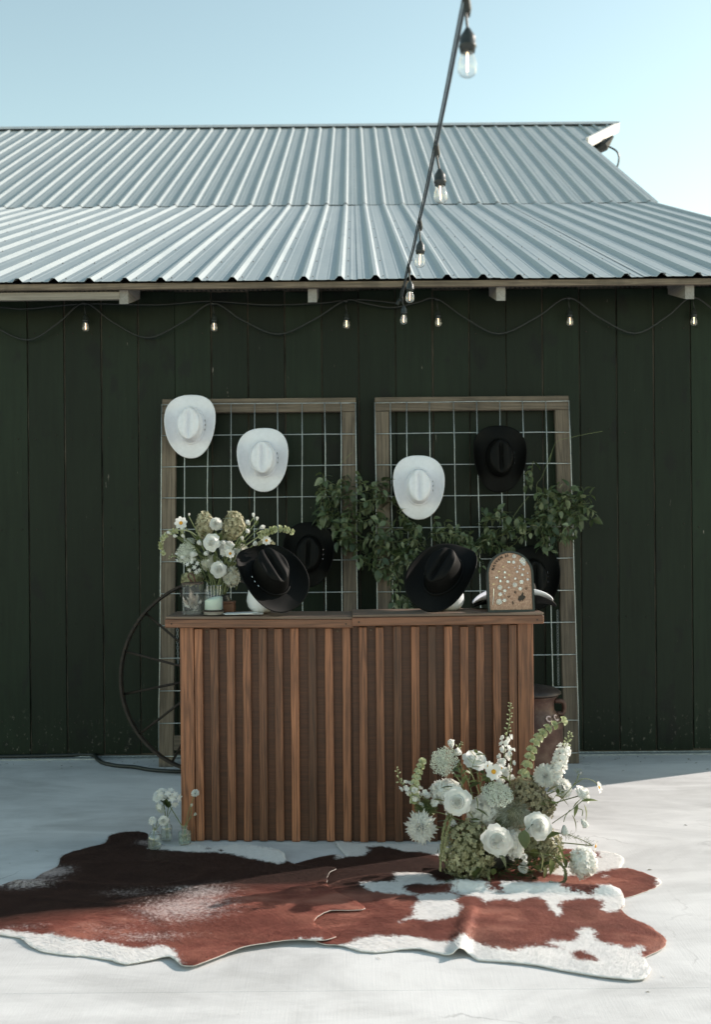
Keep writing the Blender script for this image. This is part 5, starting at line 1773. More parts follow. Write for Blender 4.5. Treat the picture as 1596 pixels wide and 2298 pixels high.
def bells(parent, pts, r, s0=0.02, n=7, t0=0.0):
    path_ = bez(pts, 8)
    b_ = MB(); b_.tube(path_, [0.0036 * (1 - .45 * i / len(path_)) for i in range(len(path_))], 6)
    b_.tint = 0.9
    b_.build('stem', M_['bells'], parent, True)
    m = len(path_) - 1
    for k in range(n):
        t = t0 + (1 - t0) * (k + .4) / n
        i = min(m - 1, int(t * m)); p = path_[i]
        tang = (path_[i + 1] - path_[i]).normalized()
        wm = MB()
        s = s0 * (1.1 - .35 * t)
        o1 = tang.orthogonal().normalized(); o2 = tang.cross(o1)
        for kk in range(5):
            a_ = 2 * pi * kk / 5 + k
            out = (o1 * cos(a_) + o2 * sin(a_) + tang * .5).normalized()
            M = orient(p + out * s * .25, out)
            nn = 10
            prof = [(0.15, 0.0), (0.32, 0.25), (0.48, 0.5), (0.68, 0.72)]
            vs_, fs = [], []
            for jj, (rr, zz) in enumerate(prof):
                for q in range(nn):
                    wv_ = 1 + (0.12 * sin(q * 2 * pi * 5 / nn) if jj == 3 else 0)
                    vs_.append(M @ Vector((rr * s * wv_ * cos(2 * pi * q / nn), rr * s * wv_ * sin(2 * pi * q / nn), zz * s)))
            for jj in range(3):
                for q in range(nn):
                    fs.append((jj * nn + q, jj * nn + (q + 1) % nn, (jj + 1) * nn + (q + 1) % nn, (jj + 1) * nn + q))
            wm.add(vs_, fs, r.uniform(.1, .95))
        wm.build('bell_whorl', M_['bells'], parent, True)

def amaranth(parent, pts, r, w=0.010):
    path_ = bez(pts, 10)
    b_ = MB()
    for i, p in enumerate(path_):
        for k in range(9):
            d = Vector((r.uniform(-1, 1), r.uniform(-1, 1), r.uniform(-1, 1))).normalized()
            q = p + d * w * r.uniform(.3, .9) * (1 - .5 * i / len(path_))
            s = w * .34
            d2 = d.orthogonal().normalized(); d3 = d.cross(d2)
            b_.add([q + d * s, q + d2 * s, q - d2 * s, q + d3 * s, q - d3 * s], [(0, 1, 3), (0, 3, 2), (0, 2, 4), (0, 4, 1)], r.random())
    b_.tube(path_, w * .4, 5)
    b_.build('amaranth_tassel', M_['amaranth'], parent)

class Bouquet:
    def __init__(self, name, base, label, cat, depth, seed, foot=None):
        self.t = empty(name, base, label, cat)
        self.base = Vector(base)
        self.r = random.Random(seed)
        self.Y = depth
        self.foot = Vector(foot) if foot is not None else Vector((0, 0, 0.04))
    def P(self, px, py, dy=0.0):
        return at(px, py, self.Y + dy) - self.base
    def scale(self, dy=0.0):
        return (self.Y + dy) / F
    def out(self, p, fwd=0.8, upw=0.3):
        c = self.foot
        d = (p - c); d.y *= .5
        d = d.normalized() * 0.75 + Vector((0, -fwd, upw))
        return d.normalized()
    def stem(self, p, rad=0.0025, mid=None):
        a_ = self.foot + Vector((self.r.uniform(-.03, .03), self.r.uniform(-.02, .02), 0))
        m = a_.lerp(p, .55) + Vector(((p.x - a_.x) * -.12, 0.01, 0.03)) if mid is None else mid
        b_ = MB(); b_.tint = self.r.uniform(.2, .9); b_.tube(bez([a_, m, p], 6), rad, 5)
        b_.build('stem', M_['stem'], self.t, True)
    def add(self, kind, px, py, d_px, dy=0.0, dir_=None, stem=True, **kw):
        p = self.P(px, py, dy)
        R_ = d_px * 0.5 * self.scale(dy)
        d = self.out(p) if dir_ is None else Vector(dir_).normalized()
        M = orient(p, d, self.r.uniform(0, 6))
        mb = MB()
        r = self.r
        nm, mat, sm = kind, 'white_petal', True
        if kind == 'rose':
            rose(mb, M, R_, r, kw.get('open', 1.0)); sm = True
        elif kind == 'ranunculus':
            rose(mb, M, R_, r, 0.75)
        elif kind == 'dahlia':
            dahlia(mb, M, R_, r)
        elif kind == 'ball_dahlia':
            dahlia(mb, M, R_, r, False, 9, 20)
        elif kind == 'hydrangea':
            mat = kw.get('mat', 'cream_petal'); sm = False
            ry = d_px * kw.get('asp', 1.0) * 0.5 * self.scale(dy)
            hydrangea(mb, p, R_, R_ * .85, ry, r, kw.get('n', 150), kw.get('s', 0.011))
        elif kind == 'umbel':
            mat = 'umbel'; sm = False
            umbel(mb, M, R_, r, int(kw.get('n', 34) * 2), kw.get('dome', .35))
        elif kind == 'cosmos':
            cosmos(mb, M, R_, r, kw.get('n', 8))
        elif kind == 'bud':
            bud(mb, M, R_, r); nm = 'flower_bud'
        elif kind == 'tuft':
            mat = kw.get('mat', 'spiky'); sm = False; nm = 'green_tuft'
            tuft(mb, p, R_, R_ * kw.get('asp', .6), r, kw.get('n', 500), kw.get('L', .018), kw.get('w', .0009), kw.get('updir'))
        elif kind == 'star':
            nm = 'star_blossom'
            for k in range(6):
                petal(mb, M @ Matrix.Rotation(2 * pi * k / 6, 4, 'Z') @ Matrix.Rotation(r.uniform(0, .4), 4, 'X'), R_, R_ * .24, .3, -.1, True, 4, 2, r.uniform(.5, 1))
            mb.tube([p, p - d * R_ * 1.5], [R_ * .1, R_ * .05], 5)
        o = mb.build(nm, M_[mat], self.t, sm)
        if kind == 'cosmos':
            c_ = MB(); c_.lathe([(R_ * .30, 0), (R_ * .26, R_ * .12), (R_ * .12, R_ * .2), (0.0001, R_ * .21)], 10, M, 1, 1, False)
            c_.build('flower_centre', M_['yellow'], o)
        if stem: self.stem(p - d * R_ * .35)
        return o
    def leaf(self, px, py, ang, L_px, dy=0.0, W=.28, tint=None, toward=.3):
        p = self.P(px, py, dy)
        a_ = radians(ang)
        d = Vector((cos(a_), -toward, sin(a_)))
        b_ = MB(); leaf_at(b_, p, d, L_px * self.scale(dy), W, self.r, tint, None, .3)
        b_.build('leaf', M_['leaf'], self.t, True)
    def spray(self, px, py, px2, py2, n, L_px, dy=0.0, W=.26, tint=None):
        a_, b2 = self.P(px, py, dy), self.P(px2, py2, dy - .02)
        mid_ = a_.lerp(b2, .5) + Vector((0, 0, .015))
        path_ = bez([a_, mid_, b2], 6)
        b_ = MB(); b_.tint = .6; b_.tube(path_, 0.0014, 4); b_.build('sprig', M_['stem'], self.t)
        for k in range(n):
            i = int((k + .5) / n * (len(path_) - 1)); p = path_[i]
            tg = (path_[min(i + 1, len(path_) - 1)] - path_[max(i - 1, 0)]).normalized()
            sd_ = tg.cross(Vector((0, 1, 0))).normalized() * (1 if k % 2 else -1)
            lm = MB(); leaf_at(lm, p, tg * .6 + sd_ * .8 + Vector((0, self.r.uniform(-.5, .2), 0)), L_px * self.scale() * self.r.uniform(.7, 1.2), W, self.r, tint)
            lm.build('leaf', M_['leaf'], self.t, True)

# ---- big bouquet on the floor
def q2(u, v): return (862 + u * .3401, 1545.3 + v * .3401)
fb = gnd(1100, 1985, 0)
B = Bouquet('floor_bouquet', (fb.x, fb.y + 0.10, 0.02), 'large white and green floor bouquet with a dahlia, roses and hydrangeas before the counter', 'bouquet', 4.20, 21, (0.02, 0.04, 0.05))
b_ = MB(); b_.lathe([(0.0, 0.0), (0.075, 0.0), (0.085, 0.02), (0.085, 0.075), (0.078, 0.085), (0.0, 0.085)], 20, Matrix.Translation((0.02, 0.06, 0.004)), 1.3, 1.0, False); b_.build('vase', M_['dark_ceramic'], B.t, True)
def BA(kind, u, v, d, **kw):
    x, y = q2(u, v); return B.add(kind, x, y, d * .3401, **kw)
# greens and big heads first
BA('hydrangea', 560, 1075, 350, asp=1.12, dy=-0.02, mat='green_hyd', n=520, s=0.0115, stem=False)
BA('hydrangea', 935, 690, 260, asp=.75, dy=.08, mat='olive_hyd', n=300, s=.010)
BA('hydrangea', 1050, 775, 150, asp=1.0, dy=.05, mat='olive_hyd', n=170, s=.010)
BA('hydrangea', 1075, 1060, 210, asp=1.3, dy=.06, mat='tan_hyd', n=220, s=.010)
BA('hydrangea', 960, 1040, 160, asp=1.1, dy=.07, mat='green_hyd', n=160, s=.011)
BA('hydrangea', 410, 680, 195, asp=.8, dy=.03, mat='white_petal', n=190, s=.012)
BA('hydrangea', 655, 805, 215, asp=.85, dy=.04, mat='white_petal', n=220, s=.012)
BA('hydrangea', 860, 1025, 120, asp=1.5, dy=-.04, mat='white_petal', n=130, s=.013)
BA('hydrangea', 1320, 1150, 165, asp=1.15, dy=-.10, mat='white_petal', n=190, s=.013)
BA('tuft', 275, 785, 170, asp=.55, dy=.0, n=900, L=.016, w=.0011)
BA('tuft', 860, 830, 230, asp=.85, dy=.0, mat='silvergrass', n=1800, L=.034, w=.0009, updir=Vector((-.2, -.5, -.5)))
BA('tuft', 790, 880, 110, asp=.8, dy=.0, n=500, L=.016, w=.0012)
BA('umbel', 400, 482, 185, dy=.05, dir_=(-.35, -.75, .35), n=46)
BA('umbel', 745, 700, 205, dy=-.02, dir_=(.05, -.55, .8), n=46, dome=.3)
# white faces
BA('dahlia', 247, 915, 225, dy=-.06, dir_=(-.35, -.9, .1))
BA('rose', 485, 748, 168, dy=-.08, dir_=(-.15, -.9, .25))
BA('rose', 750, 1005, 185, dy=-.12, dir_=(.0, -.95, .1))
BA('rose', 1022, 905, 165, dy=-.09, dir_=(.15, -.95, .2))
BA('rose', 605, 462, 160, dy=.04, dir_=(.15, -.45, .85))
BA('ball_dahlia', 1065, 575, 155, dy=.06, dir_=(-.1, -.9, .3))
BA('ball_dahlia', 1178, 655, 140, dy=.05, dir_=(.4, -.7, .4))
BA('ranunculus', 1318, 690, 130, dy=.05, dir_=(.55, -.35, .6), open=.8)
BA('cosmos', 1420, 652, 80, dy=.05, dir_=(.7, -.45, .3), stem=False)
BA('cosmos', 725, 548, 112, dy=-.03, dir_=(-.05, -.95, .2))
BA('cosmos', 692, 510, 66, dy=.0, dir_=(-.3, -.8, .4))
BA('cosmos', 775, 525, 60, dy=.03, dir_=(.5, -.6, .4), stem=False)
BA('cosmos', 1395, 1040, 86, dy=.0, dir_=(.8, -.4, -.1))
BA('bud', 1190, 900, 62, dy=.0, dir_=(.0, -.3, -.9), stem=False)
BA('bud', 1305, 862, 58, dy=.0, dir_=(.4, -.4, -.6), stem=False)
BA('bud', 450, 390, 60, dy=.06, dir_=(-.2, -.4, .8))
BA('bud', 510, 430, 62, dy=.06, dir_=(-.5, -.6, .4))
BA('bud', 450, 860, 60, dy=.0, dir_=(0, -.8, -.3))
for (u, v, d) in ((922, 1185, 72), (928, 1110, 44), (932, 1150, 40)):
    BA('ranunculus', u, v, d, dy=-.05, dir_=(0, -.9, .3), stem=False)
# spikes and bells
def Q(u, v, dy=0.0): 
    return B.P(*q2(u, v), dy)
spike(B.t, [Q(560, 800, .05), Q(290, 735, .0), Q(190, 665, .0), Q(110, 620, .0), Q(85, 520, .0)], B.r, s0=.022, bare=.35, n=30)
spike(B.t, [Q(760, 760, .08), Q(785, 580, .08), Q(800, 380, .08), Q(828, 220, .08), Q(836, 92, .08)], B.r, s0=.021, bare=.42, n=44)
spike(B.t, [Q(830, 640, .06), Q(840, 440, .06), Q(838, 400, .06)], B.r, s0=.016, bare=.0, n=8)
spike(B.t, [Q(1040, 690, .10), Q(1140, 530, .08), Q(1190, 400, .08), Q(1236, 290, .08)], B.r, s0=.026, bare=.28, n=44)
spike(B.t, [Q(1000, 1000, .0), Q(480, 400, .08), Q(520, 352, .08)][1:], B.r, s0=.012, bare=1.0, n=8)
bells(B.t, [Q(330, 830, .04), Q(205, 740, .0), Q(215, 590, .0), Q(262, 460, .0)], B.r, .021, 8, .3)
bells(B.t, [Q(820, 760, .08), Q(915, 590, .06), Q(965, 440, .06), Q(1010, 340, .06), Q(1090, 258, .05), Q(1205, 205, .05)], B.r, .023, 10, .2)
# amaranth
amaranth(B.t, [Q(430, 830, -.02), Q(400, 900, -.10), Q(380, 1040, -.12), Q(372, 1200, -.12)], B.r, .010)
amaranth(B.t, [Q(455, 820, -.02), Q(430, 900, -.10), Q(405, 1000, -.13), Q(392, 1120, -.13)], B.r, .008)
amaranth(B.t, [Q(690, 1215, -.10), Q(700, 1270, -.13), Q(760, 1300, -.15), Q(810, 1318, -.16)], B.r, .009)
amaranth(B.t, [Q(1140, 1130, -.05), Q(1195, 1195, -.08), Q(1195, 1265, -.09), Q(1140, 1292, -.10), Q(1098, 1275, -.10)], B.r, .011)
# arching stems to the right
def stem_q(pts, rad=.0018):
    b_ = MB(); b_.tint = .4; b_.tube(bez([Q(*p) for p in pts], 6), rad, 5); b_.build('stem', M_['stem'], B.t, True)
stem_q([(1080, 830, .02), (1250, 640, .02), (1290, 560, .02)]); stem_q([(1250, 640, .02), (1320, 595, .03), (1385, 610, .04), (1412, 640, .05)])
stem_q([(1110, 890, .02), (1240, 800, .01), (1310, 740, .03)]); stem_q([(1230, 800, .01), (1200, 840, 0), (1188, 880, 0)]); stem_q([(1260, 790, .01), (1310, 800, 0), (1310, 840, 0)])
stem_q([(1080, 960, -.02), (1180, 955, -.01), (1290, 990, 0), (1370, 1030, 0)])
for (u, v, a_, L) in ((1300, 745, 20, 110), (1320, 760, -70, 130), (1250, 790, 60, 100), (1150, 780, 140, 110), (1240, 830, -60, 110), (1130, 700, -20, 110), (1100, 770, 160, 100), (1280, 760, -110, 90)):
    x, y = q2(u, v); B.leaf(x, y, a_, L * .34, .02, .15, .75, .2)
# wispy dill on the side stem
b_ = MB(); b_.tint = .7
for k in range(46):
    t = B.r.random()
    p = Q(1170 + 190 * t, 960 + 60 * t, 0)
    d = Vector((B.r.uniform(-.3, 1), B.r.uniform(-.6, .6), B.r.uniform(-1, .8))).normalized()
    b_.tube([p, p + d * .014, p + d * .024 + Vector((B.r.uniform(-.006, .006), 0, B.r.uniform(-.008, .008)))], .0006, 3, False)
for k in range(16):
    p = Q(1290 + B.r.uniform(-25, 25), 565 + B.r.uniform(-30, 60), .02)
    d = Vector((B.r.uniform(-1, 1), B.r.uniform(-.6, .6), B.r.uniform(-.3, 1))).normalized()
    b_.tube([p, p + d * .016], .0006, 3, False)
tag(b_.build('feathery_foliage', M_['leaf'], B.t), kind='stuff')
# leaves
for (u, v, a_, L, w_, dy, tn) in [(930, 930, -95, 125, .36, -.12, .25), (945, 940, 60, 70, .36, -.1, .35), (760, 1100, -45, 90, .42, -.13, .1), (370, 660, 20, 100, .26, -.03, .5), (325, 735, 5, 90, .26, -.05, .55), (760, 590, 0, 85, .36, -.02, .7),
                                 (560, 660, 45, 95, .3, .03, .2), (600, 700, -70, 110, .22, -.06, .7), (560, 690, 10, 60, .22, .0, .6), (600, 790, -20, 110, .14, -.06, .4), (570, 870, 15, 70, .3, -.06, .35), (600, 1250, 70, 110, .4, -.10, .25),
                                 (720, 1230, 85, 60, .4, -.12, .3), (1030, 1070, -70, 130, .2, -.08, .85), (1100, 1120, -80, 110, .26, -.09, .8), (1130, 1020, -50, 170, .2, -.1, .8), (1060, 990, 30, 120, .3, -.05, .6), (1080, 690, 50, 110, .3, .03, .5),
                                 (1180, 1090, -35, 130, .22, -.08, .75), (870, 1000, 80, 60, .3, .0, .2), (500, 560, 110, 90, .26, .05, .4), (620, 560, 70, 90, .3, .05, .3), (680, 620, 100, 80, .3, .04, .25), (900, 800, -100, 80, .3, 0, .2),
                                 (1000, 1120, 100, 110, .3, .0, .45), (840, 760, 30, 90, .3, .04, .3), (500, 900, 200, 90, .25, -.02, .3), (350, 880, 20, 80, .3, 0, .2)]:
    x, y = q2(u, v); B.leaf(x, y, a_, L * .34, dy, w_, tn)
for (u, v, u2, v2, n, L) in [(560, 620, 620, 420, 10, 60), (520, 600, 480, 520, 8, 50), (640, 640, 660, 560, 8, 50), (1100, 760, 1180, 690, 6, 60), (1060, 1100, 1200, 1120, 9, 70), (980, 1180, 1080, 1180, 8, 70)]:
    B.spray(*q2(u, v), *q2(u2, v2), n, L * .34)
# low ferny fringe at the foot
b_ = MB()
for k in range(420):
    a_ = B.r.uniform(0, 2 * pi)
    p0_ = Vector((0.02 + 0.13 * cos(a_) * B.r.uniform(.4, 1.5), -0.02 + 0.10 * sin(a_) * B.r.uniform(.4, 1.2), 0.005 + 0.05 * B.r.random()))
    d = Vector((cos(a_) * .9 + B.r.uniform(-.4, .4), sin(a_) * .9 + B.r.uniform(-.4, .4), B.r.uniform(-.1, .5))).normalized()
    L = B.r.uniform(.02, .05); s = d.orthogonal().normalized() * .0022
    p1_ = p0_ + d * L; p1_.z = max(p1_.z, 0.004)
    b_.add([p0_ - s, p0_ + s, p1_], [(0, 1, 2)], B.r.random())
for (u, v) in ((420, 1280), (470, 1290), (520, 1260), (900, 1230), (960, 1210), (880, 1150), (960, 1160), (990, 1250)):
    c_ = Q(u, v, -.12 if u < 600 else -.05)
    for k in range(60):
        d = Vector((B.r.uniform(-1, 1), B.r.uniform(-1, .4), B.r.uniform(-.4, .8))).normalized()
        L = B.r.uniform(.012, .035); s = d.orthogonal().normalized() * .0014
        b_.add([c_ - s, c_ + s, c_ + d * L], [(0, 1, 2)], B.r.random())
tag(b_.build('fern_fringe', M_['moss'], B.t), kind='stuff')

# ---- bouquet on the counter
def q1(u, v): return (344.8 + u * .21605, 1123.9 + v * .21605)
cv = at(500, 1370, 4.86)
C = Bouquet('counter_bouquet', (cv.x, 4.86, ZC + .001), 'white and green flower arrangement in a dark vase on the counter behind the jars', 'bouquet', 4.86, 33, (-.02, 0, .07))
b_ = MB(); b_.lathe([(0.0, 0.0), (0.042, 0.0), (0.055, 0.012), (0.060, 0.04), (0.052, 0.075), (0.050, 0.08), (0.0, 0.08)], 20, Matrix.Translation((-.03, 0.02, 0)), 1.2, 1, False); b_.build('vase', M_['dark_ceramic'], C.t, True)
def CA(kind, u, v, d, **kw):
    x, y = q1(u, v); return C.add(kind, x, y, d * .21605, **kw)
CA('hydrangea', 525, 255, 165, asp=1.6, dy=.03, mat='tan_hyd', n=170, s=.010)
CA('hydrangea', 835, 250, 220, asp=1.25, dy=.03, mat='tan_hyd', n=200, s=.010)
CA('hydrangea', 770, 360, 160, asp=.7, dy=.05, mat='green_hyd', n=130, s=.010)
CA('hydrangea', 800, 790, 165, asp=1.2, dy=.0, mat='cream_petal', n=150, s=.011)
CA('hydrangea', 900, 540, 190, asp=.8, dy=.03, mat='cream_petal', n=150, s=.012)
CA('hydrangea', 770, 500, 150, asp=1.0, dy=.0, mat='white_petal', n=120, s=.012)
CA('hydrangea', 590, 650, 170, asp=.9, dy=.02, mat='cream_petal', n=120, s=.012)
CA('hydrangea', 400, 810, 220, asp=.6, dy=.0, mat='green_hyd', n=130, s=.010)
CA('hydrangea', 1170, 450, 170, asp=.5, dy=.05, mat='tan_hyd', n=100, s=.010)
CA('umbel', 335, 545, 215, dy=-.01, dir_=(-.3, -.9, .15), n=44)
CA('umbel', 370, 430, 120, dy=.02, dir_=(-.1, -.6, .6), n=24)
CA('ball_dahlia', 645, 240, 135, dy=-.02, dir_=(.0, -1, .1))
CA('rose', 595, 432, 168, dy=-.05, dir_=(-.1, -.95, .15))
CA('rose', 672, 712, 160, dy=-.05, dir_=(.0, -.95, .1))
CA('cosmos', 282, 230, 138, dy=-.01, dir_=(-.1, -1, .15))
CA('cosmos', 1172, 412, 100, dy=-.02, dir_=(.1, -1, .05))
CA('cosmos', 795, 547, 100, dy=-.04, dir_=(.0, -1, -.1))
for (u, v, d, dr_) in ((1036, 170, 42, (0, -.2, 1)), (1070, 205, 40, (.2, -.3, .9)), (995, 250, 66, (-.3, -.7, .6)), (1102, 280, 60, (.7, -.5, .2)), (990, 330, 60, (-.2, -.7, .3)), (1040, 455, 70, (.3, -.8, .2)), (920, 410, 44, (0, -.4, .8)),
                       (495, 458, 64, (-.4, -.6, .5)), (320, 382, 46, (-.4, -.5, .5)), (180, 335, 46, (-.8, -.4, .2)), (245, 368, 46, (-.7, -.5, .1)), (365, 156, 28, (.2, -.4, .8)), (455, 555, 80, (-.8, -.5, .0)), (520, 550, 70, (.5, -.6, .1)), (735, 460, 70, (-.2, -.7, .5))):
    CA('bud', u, v, d, dy=-.02, dir_=dr_)
for (u, v) in ((390, 640), (420, 690), (370, 720), (450, 650), (440, 740), (470, 720), (350, 660), (400, 610)):
    CA('star', u, v, 62, dy=-.04, dir_=(C.r.uniform(-.8, .8), -.7, C.r.uniform(-.5, .7)), stem=False)
def QC(u, v, dy=0.0): return C.P(*q1(u, v), dy)
bells(C.t, [QC(900, 500, .02), QC(1080, 380, .0), QC(1200, 315, -.01), QC(1340, 290, -.01), QC(1450, 330, -.01)], C.r, .019, 9, .25)
bells(C.t, [QC(500, 420, .02), QC(380, 320, .0), QC(230, 310, -.01), QC(110, 370, -.02), QC(70, 470, -.02), QC(110, 560, -.02)], C.r, .014, 12, .3)
spike(C.t, [QC(480, 560, .0), QC(300, 590, -.02), QC(200, 570, -.02), QC(150, 590, -.02)], C.r, s0=.014, bare=.5, n=14)
for (u, v, a_, L, w_, dy, tn) in [(640, 330, -60, 130, .35, .0, .7), (700, 340, -100, 110, .35, .0, .6), (880, 390, -30, 120, .35, .0, .5), (980, 400, 20, 130, .22, .02, .15), (1000, 330, 50, 120, .25, .02, .1), (1060, 260, 80, 110, .25, .03, .1), (620, 560, -70, 110, .3, -.02, .55), (660, 600, -40, 90, .3, -.03, .5),
                                 (560, 590, 150, 150, .2, .0, .2), (480, 330, -20, 90, .35, .0, .6), (300, 320, -90, 80, .4, .0, .6), (900, 460, -160, 140, .25, .0, .4), (1080, 350, 10, 90, .3, .0, .6), (540, 770, 30, 100, .2, 0, .1), (700, 840, -30, 100, .2, 0, .1), (440, 360, -60, 80, .35, 0, .6), (760, 620, -60, 80, .3, -.03, .4)]:
    x, y = q1(u, v); C.leaf(x, y, a_, L * .216, dy, w_, tn)
for (u, v, u2, v2, n, L) in [(600, 820, 700, 700, 8, 90), (640, 880, 560, 780, 8, 80), (740, 900, 660, 830, 8, 80), (600, 520, 640, 360, 8, 80)]:
    C.spray(*q1(u, v), *q1(u2, v2), n, L * .216, .03, .26, .08)

for k in range(46):
    u_, v_ = C.r.uniform(330, 900), C.r.uniform(430, 860)
    x, y = q1(u_, v_)
    C.leaf(x, y, C.r.uniform(-170, 170), C.r.uniform(15, 30), .06 + C.r.uniform(0, .04), C.r.uniform(.22, .4), C.r.uniform(.0, .45))
for k in range(40):
    x, y = q2(C.r.uniform(420, 1120), C.r.uniform(560, 1150))
    B.leaf(x, y, C.r.uniform(-170, 170), C.r.uniform(20, 40), .10 + C.r.uniform(0, .06), C.r.uniform(.22, .4), C.r.uniform(.0, .5))

# ---- bud vases on the floor
def q3(u, v): return (312.9 + u * .10003, 1724.1 + v * .10003)
def vase(u0, u1, v_base, prof, label, mat, wl, seed, ribs=False):
    x0, y0 = q3((u0 + u1) / 2, v_base)
    p = gnd(x0, y0 - 2.0)
    t = empty('bud_vase', (p.x, p.y, 0.012), label, 'bud vase', 'little glass bud vases beside the counter')
    b_ = MB(); b_.lathe(prof, 28, None, 1, 1, False); b_.build('glass', M_[mat], t, True)
    wr = [(r * .90, z) for r, z in prof if z <= wl] 
    wr = [(0.0001, 0.004)] + [(r, max(z, .004)) for r, z in wr[1:]] + [(wr[-1][0], wl), (0.0001, wl)]
    b_ = MB(); b_.lathe(wr, 20, None, 1, 1, False); b_.build('water', M_['water'], t, True)
    return t, p
def vase_stem(t, p, pts, rad=.0016):
    b_ = MB(); b_.tint = .5
    path_ = [Vector((rnd.uniform(-.012, .012), rnd.uniform(-.01, .01), .008))] + [Vector((rnd.uniform(-.005, .005), 0, pts[0]))] + [at(*q3(u, v), p.y + dy) - Vector((p.x, p.y, 0.012)) for (u, v, dy) in pts[1]]
    b_.tube(bez(path_, 6), rad, 5); b_.build('stem', M_['stem'], t, True)
def vase_flower(t, p, kind, u, v, d_, dr_, dy=0.0):
    c = at(*q3(u, v), p.y + dy) - Vector((p.x, p.y, .012))
    R_ = d_ * .10003 * .5 * (p.y + dy) / F
    mb = MB(); M = orient(c, dr_, rnd.uniform(0, 6))
    mat = 'white_petal'; nm = kind
    if kind in ('rose', 'ranunculus'): rose(mb, M, R_, rnd, 1.0 if kind == 'rose' else .7)
    elif kind == 'scabiosa': dahlia(mb, M, R_, rnd, False, 9, 16)
    elif kind == 'bud': bud(mb, M, R_, rnd); nm = 'flower_bud'; mat = 'cream_petal'
    elif kind == 'umbel': umbel(mb, M, R_, rnd, 50); mat = 'umbel'
    elif kind == 'leaf': leaf_at(mb, c, dr_, R_ * 2, .35, rnd, .2); mat = 'leaf'
    elif kind == 'star':
        nm = 'star_blossom'
        for k in range(6): petal(mb, M @ Matrix.Rotation(2 * pi * k / 6, 4, 'Z') @ Matrix.Rotation(rnd.uniform(0, .4), 4, 'X'), R_, R_ * .26, .3, -.1, True, 4, 2, rnd.uniform(.5, 1))
        mb.tube([c, c - Vector(dr_).normalized() * R_ * 1.4], [R_ * .12, R_ * .06], 5)
    mb.build(nm, M_[mat], t, True)
bottle = [(0.0, 0.0), (0.028, 0.0), (0.0315, 0.006), (0.0315, 0.045), (0.029, 0.060), (0.020, 0.072), (0.011, 0.080), (0.010, 0.096), (0.0125, 0.100), (0.0115, 0.101)]
t1, p1 = vase(190, 490, 1870, bottle, 'clear round bottle vase with two ranunculus, standing on the rug edge', 'vase_glass', .058, 1)
vase_stem(t1, p1, (.09, [(330, 1400, 0), (290, 1250, 0)])); vase_stem(t1, p1, (.09, [(350, 1400, 0), (460, 1230, 0)])); vase_stem(t1, p1, (.09, [(345, 1400, 0), (400, 1180, .02)]))
vase_flower(t1, p1, 'ranunculus', 278, 1165, 200, (-.2, -.7, .6)); vase_flower(t1, p1, 'ranunculus', 530, 1175, 245, (.1, -.9, .1))
crystal = [(0.0, 0.0), (0.024, 0.0), (0.0265, 0.004), (0.0265, 0.062), (0.024, 0.068), (0.016, 0.076), (0.015, 0.098), (0.018, 0.104)]
t2, p2 = vase(480, 735, 1685, crystal, 'cut crystal bud vase holding a white rose and star blossoms', 'vase_glass', .05, 2)
vase_stem(t2, p2, (.10, [(575, 1250, 0), (570, 1000, 0), (520, 700, 0)]), .0024); vase_stem(t2, p2, (.10, [(600, 1150, 0), (740, 860, 0)])); vase_stem(t2, p2, (.10, [(590, 1200, 0), (640, 900, 0), (680, 720, 0)]), .002)
vase_flower(t2, p2, 'rose', 470, 590, 360, (-.25, -.45, .8))
vase_flower(t2, p2, 'umbel', 470, 900, 260, (-.4, -.6, -.3), .01); vase_flower(t2, p2, 'umbel', 620, 640, 260, (-.1, -.5, .4), .02)
vase_flower(t2, p2, 'leaf', 640, 900, 320, (-.1, -.2, 1), .0); vase_flower(t2, p2, 'leaf', 600, 880, 280, (-.4, -.2, 1), .0)
for (u, v, d_, dr_) in ((730, 670, 230, (.1, -.9, .2)), (640, 560, 210, (.1, -.6, .6)), (880, 660, 220, (.8, -.4, .1)), (790, 800, 210, (.3, -.8, -.3)), (450, 850, 210, (-.4, -.8, .1)), (800, 590, 200, (.3, -.5, .6)), (700, 500, 180, (.3, -.3, .8))):
    vase_flower(t2, p2, 'star', u, v, d_, dr_, -.02)
apoth = [(0.0, 0.0), (0.026, 0.0), (0.0295, 0.005), (0.0295, 0.050), (0.027, 0.057), (0.013, 0.061), (0.012, 0.078), (0.0145, 0.082), (0.0135, 0.083)]
t3, p3 = vase(875, 1155, 1765, apoth, 'pale green glass bottle vase with a fluffy white ball flower against the counter foot', 'green_glass', .032, 3)
vase_stem(t3, p3, (.075, [(1010, 1340, 0), (1120, 900, 0), (1235, 620, 0)])); vase_stem(t3, p3, (.075, [(1030, 1300, 0), (1110, 1150, 0), (1190, 1080, 0)])); vase_stem(t3, p3, (.075, [(1040, 1300, 0), (1160, 1000, 0), (1150, 870, 0)]))
vase_stem(t3, p3, (.075, [(970, 1320, 0), (820, 1080, 0), (690, 870, -.02)]), .0022)
vase_flower(t3, p3, 'scabiosa', 1250, 558, 185, (.0, -.7, .7)); vase_flower(t3, p3, 'bud', 1158, 870, 80, (.2, -.2, .9)); vase_flower(t3, p3, 'bud', 1215, 1060, 80, (.7, -.2, .6))

